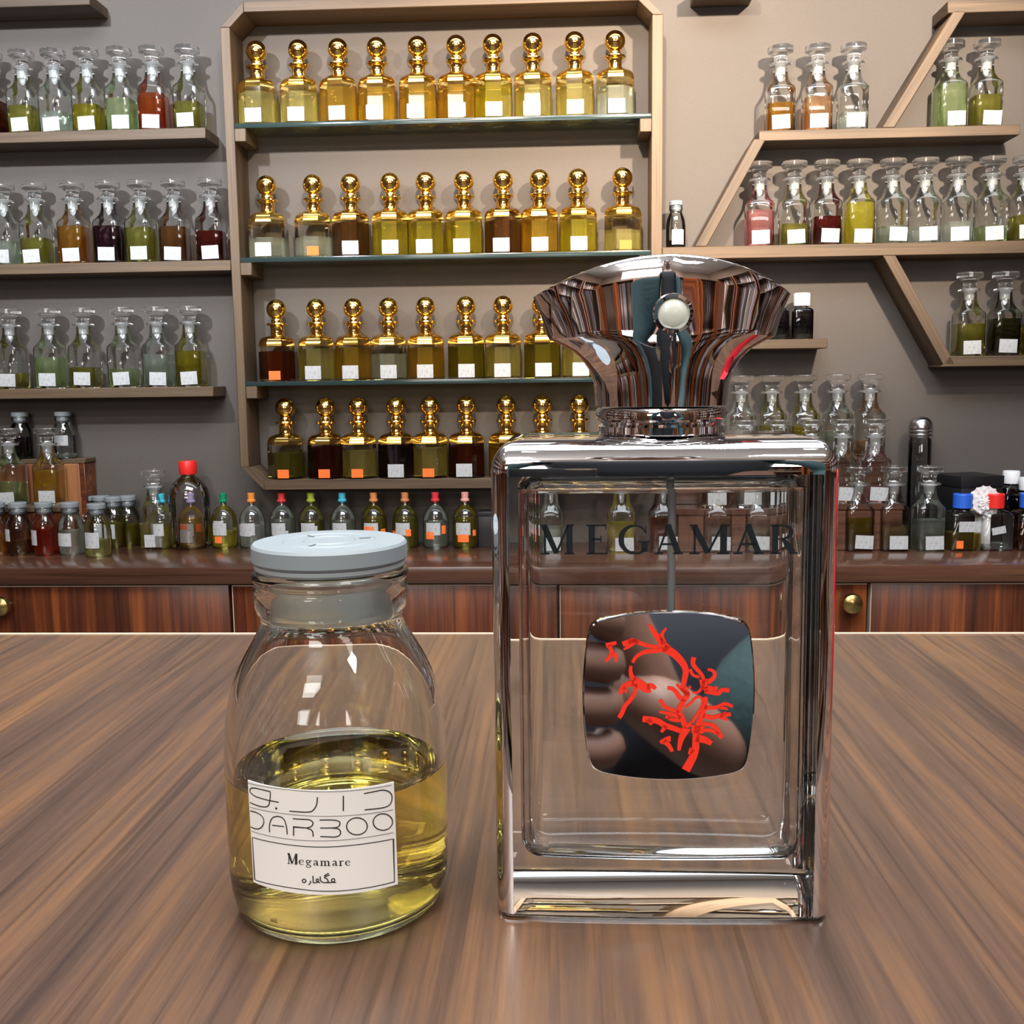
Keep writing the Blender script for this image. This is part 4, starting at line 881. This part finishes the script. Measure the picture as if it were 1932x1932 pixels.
ST = [L_([(430, 435), (340, 413), (292, 406), (278, 432), (310, 466), (380, 490), (492, 513)]), L_([(430, 435), (430, 490), (418, 545), (375, 548), (330, 535), (284, 515)]),
      L_([(770, 475), (766, 535), (735, 580), (690, 586), (630, 582), (568, 577)]), L_([(957, 465), (957, 577)], 0), L_([(1105, 450), (1180, 435), (1250, 420), (1305, 445), (1310, 500), (1285, 545), (1200, 560), (1110, 568)]),
      L_([(285, 575), (335, 588), (375, 615), (388, 660), (365, 702), (330, 710), (288, 692)]), L_([(425, 732), (423, 680), (440, 625), (485, 612), (530, 630), (548, 690), (552, 748)]), L_([(443, 680), (528, 690)], 0),
      L_([(598, 757), (598, 692), (690, 700)], 0), L_([(690, 700), (730, 690), (742, 660), (715, 638), (670, 637), (592, 632)]), L_([(690, 700), (735, 715), (740, 763)], 1),
      L_([(785, 642), (890, 640), (938, 655), (925, 695), (870, 700), (790, 700)]), L_([(870, 700), (930, 705), (942, 745), (905, 768), (850, 764), (790, 762)]), ell(1055, 688, 75, 62), ell(1242, 657, 70, 60)]
ribbon('heading', ST, W2, on_jar(0.00026), INK, lab)
ribbon('dot', [[lc(466, 557), lc(480, 558)]], 0.0004, on_jar(0.00026), INK, lab)
RU = [L_([(268, 372), (500, 412), (800, 437), (1100, 420), (1305, 388)]), L_([(284, 548), (500, 590), (800, 615), (1100, 600), (1315, 568)]), L_([(292, 722), (500, 772), (800, 795), (1100, 770), (1318, 733)])]
ribbon('rule', RU, W1*0.8, on_jar(0.00026), INK_THIN, lab)
BX = L_([(300, 768), (500, 812), (800, 840), (1100, 815), (1318, 780)])+[lc(1326, 1092)]+L_([(1326, 1092), (1100, 1140), (830, 1163), (560, 1130), (318, 1078)])+[lc(300, 768)]
ribbon('border', [BX], W1, on_jar(0.00026), INK, lab)
# "Megamare" in small bold serif, then the Persian line beneath
LG = {'e': (.52, [smooth_line([(.08, .27, .03), (.42, .27, .03), (.42, .42, .07), (.26, .48, .04), (.10, .38, .10), (.09, .20, .12), (.20, .03, .06), (.32, .02, .04), (.44, .12, .03)], 2)]),
      'g': (.56, [smooth_line([(.24, .48, .05), (.38, .42, .10), (.38, .26, .10), (.24, .20, .05), (.11, .27, .10), (.11, .42, .10), (.24, .48, .05)], 2), smooth_line([(.18, .20, .05), (.12, .10, .06), (.36, .04, .08), (.48, -.08, .08), (.34, -.20, .05), (.12, -.18, .05), (.08, -.08, .06), (.18, .03, .05)], 2), [(.38, .43, .06), (.54, .46, .06)]]),
      'a': (.54, [smooth_line([(.10, .38, .08), (.22, .48, .05), (.36, .44, .10), (.37, .25, .12), (.37, .06, .12), (.50, .03, .05)], 2), smooth_line([(.36, .28, .04), (.18, .22, .06), (.09, .12, .10), (.18, .02, .06), (.34, .10, .04)], 2)]),
      'm': (.90, [[(.15, .02, .12), (.15, .46, .12)], smooth_line([(.16, .38, .04), (.32, .48, .06), (.43, .40, .12), (.43, .02, .12)], 1), smooth_line([(.44, .38, .04), (.60, .48, .06), (.72, .40, .12), (.72, .02, .12)], 1), srf(.04, .26, .02), srf(.33, .54, .02), srf(.62, .84, .02), srf(.04, .16, .46)]),
      'r': (.44, [[(.15, .02, .12), (.15, .46, .12)], smooth_line([(.17, .34, .04), (.28, .47, .06), (.40, .44, .10)], 1), srf(.04, .28, .02), srf(.04, .16, .46)]), 'M': GL['M']}
word = 'Megamare'; tot = sum(LG[c_][0]*(0.72 if c_ == 'M' else 1)+.04 for c_ in word)
xs, xe = 553, 1016; kx = (xe-xs)/tot; hgt = 78; x_ = xs; strokes = []
for c_ in word:
    w_, st = LG[c_]; q_ = 0.72 if c_ == 'M' else 1.0
    for s_ in st:
        pts = []
        for p in s_:
            uu = x_+p[0]*kx*q_; tt = (uu-xs)/(xe-xs); base = 968+14*tt-8*(2*tt-1)**2
            a_, z_ = lc(uu, base-p[1]*hgt*(1.0 if c_ == 'M' else 1.0)); pts.append((a_, z_, p[2]*hgt*3.05e-5))
        strokes.append(pts)
    x_ += (w_*q_+.04)*kx
ribbon('name_print', strokes, 0.0003, on_jar(0.00026), INK, lab)
PS = [L_([(905, 1097), (880, 1096), (868, 1080), (884, 1066), (898, 1078), (888, 1096), (850, 1098), (812, 1098)]), L_([(812, 1098), (850, 1098), (842, 1070), (812, 1060), (858, 1042)], 1), L_([(818, 1048), (852, 1030)], 0), L_([(790, 1052), (792, 1085), (812, 1098)], 1),
      L_([(790, 1098), (772, 1094), (758, 1080), (770, 1068), (782, 1080), (768, 1097), (742, 1100)]), L_([(738, 1048), (740, 1100)], 0), L_([(720, 1084), (722, 1100), (706, 1114)], 1), ell(674, 1085, 13, 13, 12)]
ribbon('script_print', PS, 0.00024, on_jar(0.00026), INK, lab)
# ------------------------------------------------------------------ beyond the frame, seen only in reflections
def back_unit(x, y, w, h, mat, label):
    t = empty('storage_unit', Vector((x, y, 0)), 0, label, 'shelving', 'dark shelving behind the camera')
    box('side_panel', (-w/2, -w/2+0.03, -0.15, 0.15, 0.002, h), WALNUT, t); box('side_panel', (w/2-0.03, w/2, -0.15, 0.15, 0.002, h), WALNUT, t)
    box('back_panel', (-w/2+0.031, w/2-0.031, -0.15, -0.13, 0.002, h), mat, t)
    for k in range(6): box('shelf_board', (-w/2+0.031, w/2-0.031, -0.129, 0.15, 0.1+k*(h-0.12)/5, 0.12+k*(h-0.12)/5), PINE, t)
    return t
def striped(name, seed):
    m, nt, out = new_mat(name); p = nd(nt, 'ShaderNodeBsdfPrincipled', Roughness=0.6); tc = nd(nt, 'ShaderNodeTexCoord'); mp = nd(nt, 'ShaderNodeMapping')
    mp.inputs['Scale'].default_value = (9, 1, 0.6); mp.inputs['Location'].default_value = (seed, seed, 0); n = nd(nt, 'ShaderNodeTexNoise', Scale=1.6, Detail=2.0); cr = nd(nt, 'ShaderNodeValToRGB'); cr.color_ramp.interpolation = 'CONSTANT'
    e = cr.color_ramp.elements; e[0].position = 0; e[0].color = lin(30, 26, 28); e[1].position = 0.40; e[1].color = lin(120, 90, 72)
    for q_, c_ in ((0.5, lin(60, 44, 40)), (0.54, lin(214, 204, 212)), (0.63, lin(96, 76, 88))): k = e.new(q_); k.color = c_
    nt.links.new(tc.outputs['Object'], mp.inputs[0]); nt.links.new(mp.outputs[0], n.inputs['Vector']); nt.links.new(n.outputs['Fac'], cr.inputs[0]); nt.links.new(cr.outputs[0], p.inputs['Base Color']); nt.links.new(p.outputs[0], out.inputs[0]); return m
UM = [striped('unit_stripes', k*3.7) for k in range(3)]
for i, x in enumerate((-1.9, -1.15, -0.4, 0.4, 1.15, 1.9)):
    back_unit(x, -2.2, 0.7, 2.1, UM[i % 3], f'tall shelving unit behind the camera, {ORD[i]} from its left end')
rb = empty('red_carton', Vector((0.22, 0.30, TZ)), math.radians(-12), 'red perfume carton standing right of the picture', 'box')
box('carton', (-0.03, 0.03, -0.03, 0.03, 0.0005, 0.06), RED, rb, 0.001); box('lid', (-0.031, 0.031, -0.031, 0.031, 0.0602, 0.085), RED, rb, 0.001)

for i, y in enumerate((-1.4, -0.6, 0.2, 1.0)):
    for sd in (-1, 1):
        t = back_unit(sd*2.15, y, 0.74, 2.1, UM[(i+sd) % 3], f'tall shelving unit along the {"left" if sd < 0 else "right"} wall out of view, {ORD[i]} from the rear'); t.rotation_euler.z = sd*math.pi/2
# the photographer, mirrored in the plate: standing behind the camera with the phone in the right hand
def skin_body(name, joints, bones, mat, parent, sub=2):
    me = bpy.data.meshes.new(name); keys = list(joints); me.from_pydata([joints[k][0] for k in keys], [(keys.index(a), keys.index(b)) for a, b in bones], []); o = bpy.data.objects.new(name, me); COL.objects.link(o); o.parent = parent
    m_ = o.modifiers.new('skin', 'SKIN'); m_.use_smooth_shade = True; o.modifiers.new('sub', 'SUBSURF').levels = sub; o.modifiers['sub'].render_levels = sub
    for k, v_ in zip(keys, me.skin_vertices[0].data): v_.radius = joints[k][1]; v_.use_root = (k == keys[0])
    me.materials.append(mat); return o
SKINM = principled('skin', lin(128, 94, 78), 0.5); KNIT = principled('dark_knit', lin(20, 21, 27), 0.85, bump=0.6, scale=300); TEAL = principled('teal_knit', lin(34, 58, 60), 0.85, bump=0.8, scale=260); JEAN = principled('dark_trousers', lin(30, 32, 40), 0.8); HAIR = principled('dark_hair', lin(26, 20, 18), 0.5)
pp = empty('person', Vector((0.06, -0.40, 0)), 0, 'person in a black sweater with teal sleeves holding a phone, behind the camera', 'person')
def R_(a, b=None): return (a, b or a)
B_ = {'pelvis': ((0, 0, .92), R_(.13, .10)), 'waist': ((0, 0, 1.06), R_(.12, .09)), 'chest': ((0, -.01, 1.26), R_(.15, .10)), 'collar': ((0, 0, 1.40), R_(.09, .07)), 'neck': ((0, .015, 1.47), R_(.052)), 'jaw': ((0, .045, 1.545), R_(.062, .07)), 'brow': ((0, .03, 1.62), R_(.074, .088)), 'crown': ((0, .015, 1.68), R_(.055, .065)),
      'hipl': ((-.09, 0, .86), R_(.085)), 'kneel': ((-.10, .02, .48), R_(.056)), 'anklel': ((-.10, -.01, .09), R_(.036)), 'toel': ((-.11, .13, .035), R_(.032)), 'hipr': ((.09, 0, .86), R_(.085)), 'kneer': ((.10, .02, .48), R_(.056)), 'ankler': ((.10, -.01, .09), R_(.036)), 'toer': ((.11, .13, .035), R_(.032)),
      'shl': ((-.18, -.01, 1.37), R_(.058)), 'ell': ((-.27, .02, 1.10), R_(.042)), 'wrl': ((-.26, .10, .86), R_(.027)), 'shr': ((.18, -.01, 1.37), R_(.058)), 'elr': ((.25, .10, .98), R_(.042)), 'wrr': ((.040, .335, .872), R_(.027))}
bones = [('pelvis', 'waist'), ('waist', 'chest'), ('chest', 'collar'), ('collar', 'neck'), ('neck', 'jaw'), ('jaw', 'brow'), ('brow', 'crown'), ('pelvis', 'hipl'), ('hipl', 'kneel'), ('kneel', 'anklel'), ('anklel', 'toel'), ('pelvis', 'hipr'), ('hipr', 'kneer'), ('kneer', 'ankler'), ('ankler', 'toer'), ('collar', 'shl'), ('shl', 'ell'), ('ell', 'wrl'), ('collar', 'shr'), ('shr', 'elr'), ('elr', 'wrr')]
skin_body('body', B_, bones, SKINM, pp)
g = lambda ks, k: {a: (B_[a][0], tuple(q+k for q in B_[a][1])) for a in ks}
skin_body('sweater', g(['pelvis', 'waist', 'chest', 'collar', 'shl', 'shr'], .014), [('pelvis', 'waist'), ('waist', 'chest'), ('chest', 'collar'), ('collar', 'shl'), ('collar', 'shr')], KNIT, pp)
for a in 'lr':
    G_ = g(['sh'+a, 'el'+a, 'wr'+a], .013)
    if a == 'r': G_['wrr'] = ((.016, .348, .893), G_['wrr'][1])
    skin_body('sleeve', G_ if a == 'r' else g(['sh'+a, 'el'+a, 'wr'+a], .013), [('sh'+a, 'el'+a), ('el'+a, 'wr'+a)], TEAL, pp)
skin_body('trousers', g(['pelvis', 'hipl', 'kneel', 'anklel', 'hipr', 'kneer', 'ankler'], .012), [('pelvis', 'hipl'), ('hipl', 'kneel'), ('kneel', 'anklel'), ('pelvis', 'hipr'), ('hipr', 'kneer'), ('kneer', 'ankler')], JEAN, pp)
def hand(parent, wrist, palm, knuckles, tips, thumb):
    J = {'w': (wrist, R_(.023, .018)), 'p': (palm, R_(.027, .016))}; bb = [('w', 'p')]
    skin_body('hand', J, bb, SKINM, parent)
    for kn, mid, tip in zip(knuckles, tips[0], tips[1]): skin_body('finger', {'a': (palm[0]*.3+kn[0]*.7, ) and (tuple(palm[i]*.3+kn[i]*.7 for i in range(3)), R_(.0095)), 'b': (kn, R_(.0095)), 'c': (mid, R_(.0085)), 'd': (tip, R_(.007))}, [('a', 'b'), ('b', 'c'), ('c', 'd')], SKINM, parent, 1)
    skin_body('thumb', {'a': (tuple(palm[i]*.6+wrist[i]*.4 for i in range(3)), R_(.013)), 'b': (thumb[0], R_(.011)), 'c': (thumb[1], R_(.008))}, [('a', 'b'), ('b', 'c')], SKINM, parent, 1)
# right hand closed round the phone's edge (coordinates relative to the person's base)
hand(pp, (.020, .342, .885), (-.034, .372, .935), [(-.040, .398, .890+.02*i) for i in range(1, 5)], ([(-.062, .406, .897+.019*i) for i in range(1, 5)], [(-.082, .405, .899+.019*i) for i in range(1, 5)]), ((-.040, .362, .978), (-.054, .366, 1.004)))
hand(pp, (-.26, .10, .86), (-.262, .115, .80), [(-.285+.018*i, .125, .765) for i in range(4)], ([(-.285+.018*i, .135, .735) for i in range(4)], [(-.284+.018*i, .128, .705) for i in range(4)]), ((-.235, .135, .81), (-.225, .145, .775)))
hr = lathe('hair', [(0.072, 0.0), (0.084, 0.03), (0.086, 0.06), (0.075, 0.09), (0.05, 0.112), (0.0, 0.122)], HAIR, pp, 24, 180); hr.location = (0, .008, 1.605); hr.scale = (1.0, 1.12, 1.0)
for sx in (-1, 1):
    e_ = lathe('eye', [(0.0, -0.011), (0.008, -0.008), (0.011, 0.0), (0.008, 0.008), (0.0, 0.011)], WHITE, pp, 12, 180); e_.location = (sx*.031, .108, 1.615)
    k_ = lathe('ear', [(0.0, -0.02), (0.010, -0.014), (0.012, 0.006), (0.008, 0.02), (0.0, 0.024)], SKINM, pp, 10, 180); k_.location = (sx*.078, .03, 1.595); k_.scale = (.6, 1, 1.2)
n_ = lathe('nose', [(0.013, -0.02), (0.015, -0.01), (0.009, 0.01), (0.005, 0.028)], SKINM, pp, 10, 180); n_.location = (0, .118, 1.585); m_ = box('mouth', (-.022, .022, -.004, .004, -.005, .005), principled('lips', lin(150, 90, 84), .5), pp, 0.003, Vector((0, .112, 1.548)))
ph = empty('phone', Vector((-0.031, -0.006, CAM_Z-0.062)), 0, 'black phone held upright at the camera position', 'phone')
bevel_mesh(mesh_obj('phone_body', *box_data(-.037, .037, -.008, -.0005, -.075, .075), BLACK, ph, None), 0.003, 2)
lathe('lens_ring', [(0.009, 0.0), (0.009, 0.0006), (0.0075, 0.0006)], STEEL, ph, 20).matrix_local = Matrix.Translation((0.028, -0.0005, 0.062)) @ Matrix.Rotation(math.radians(-90), 4, 'X')
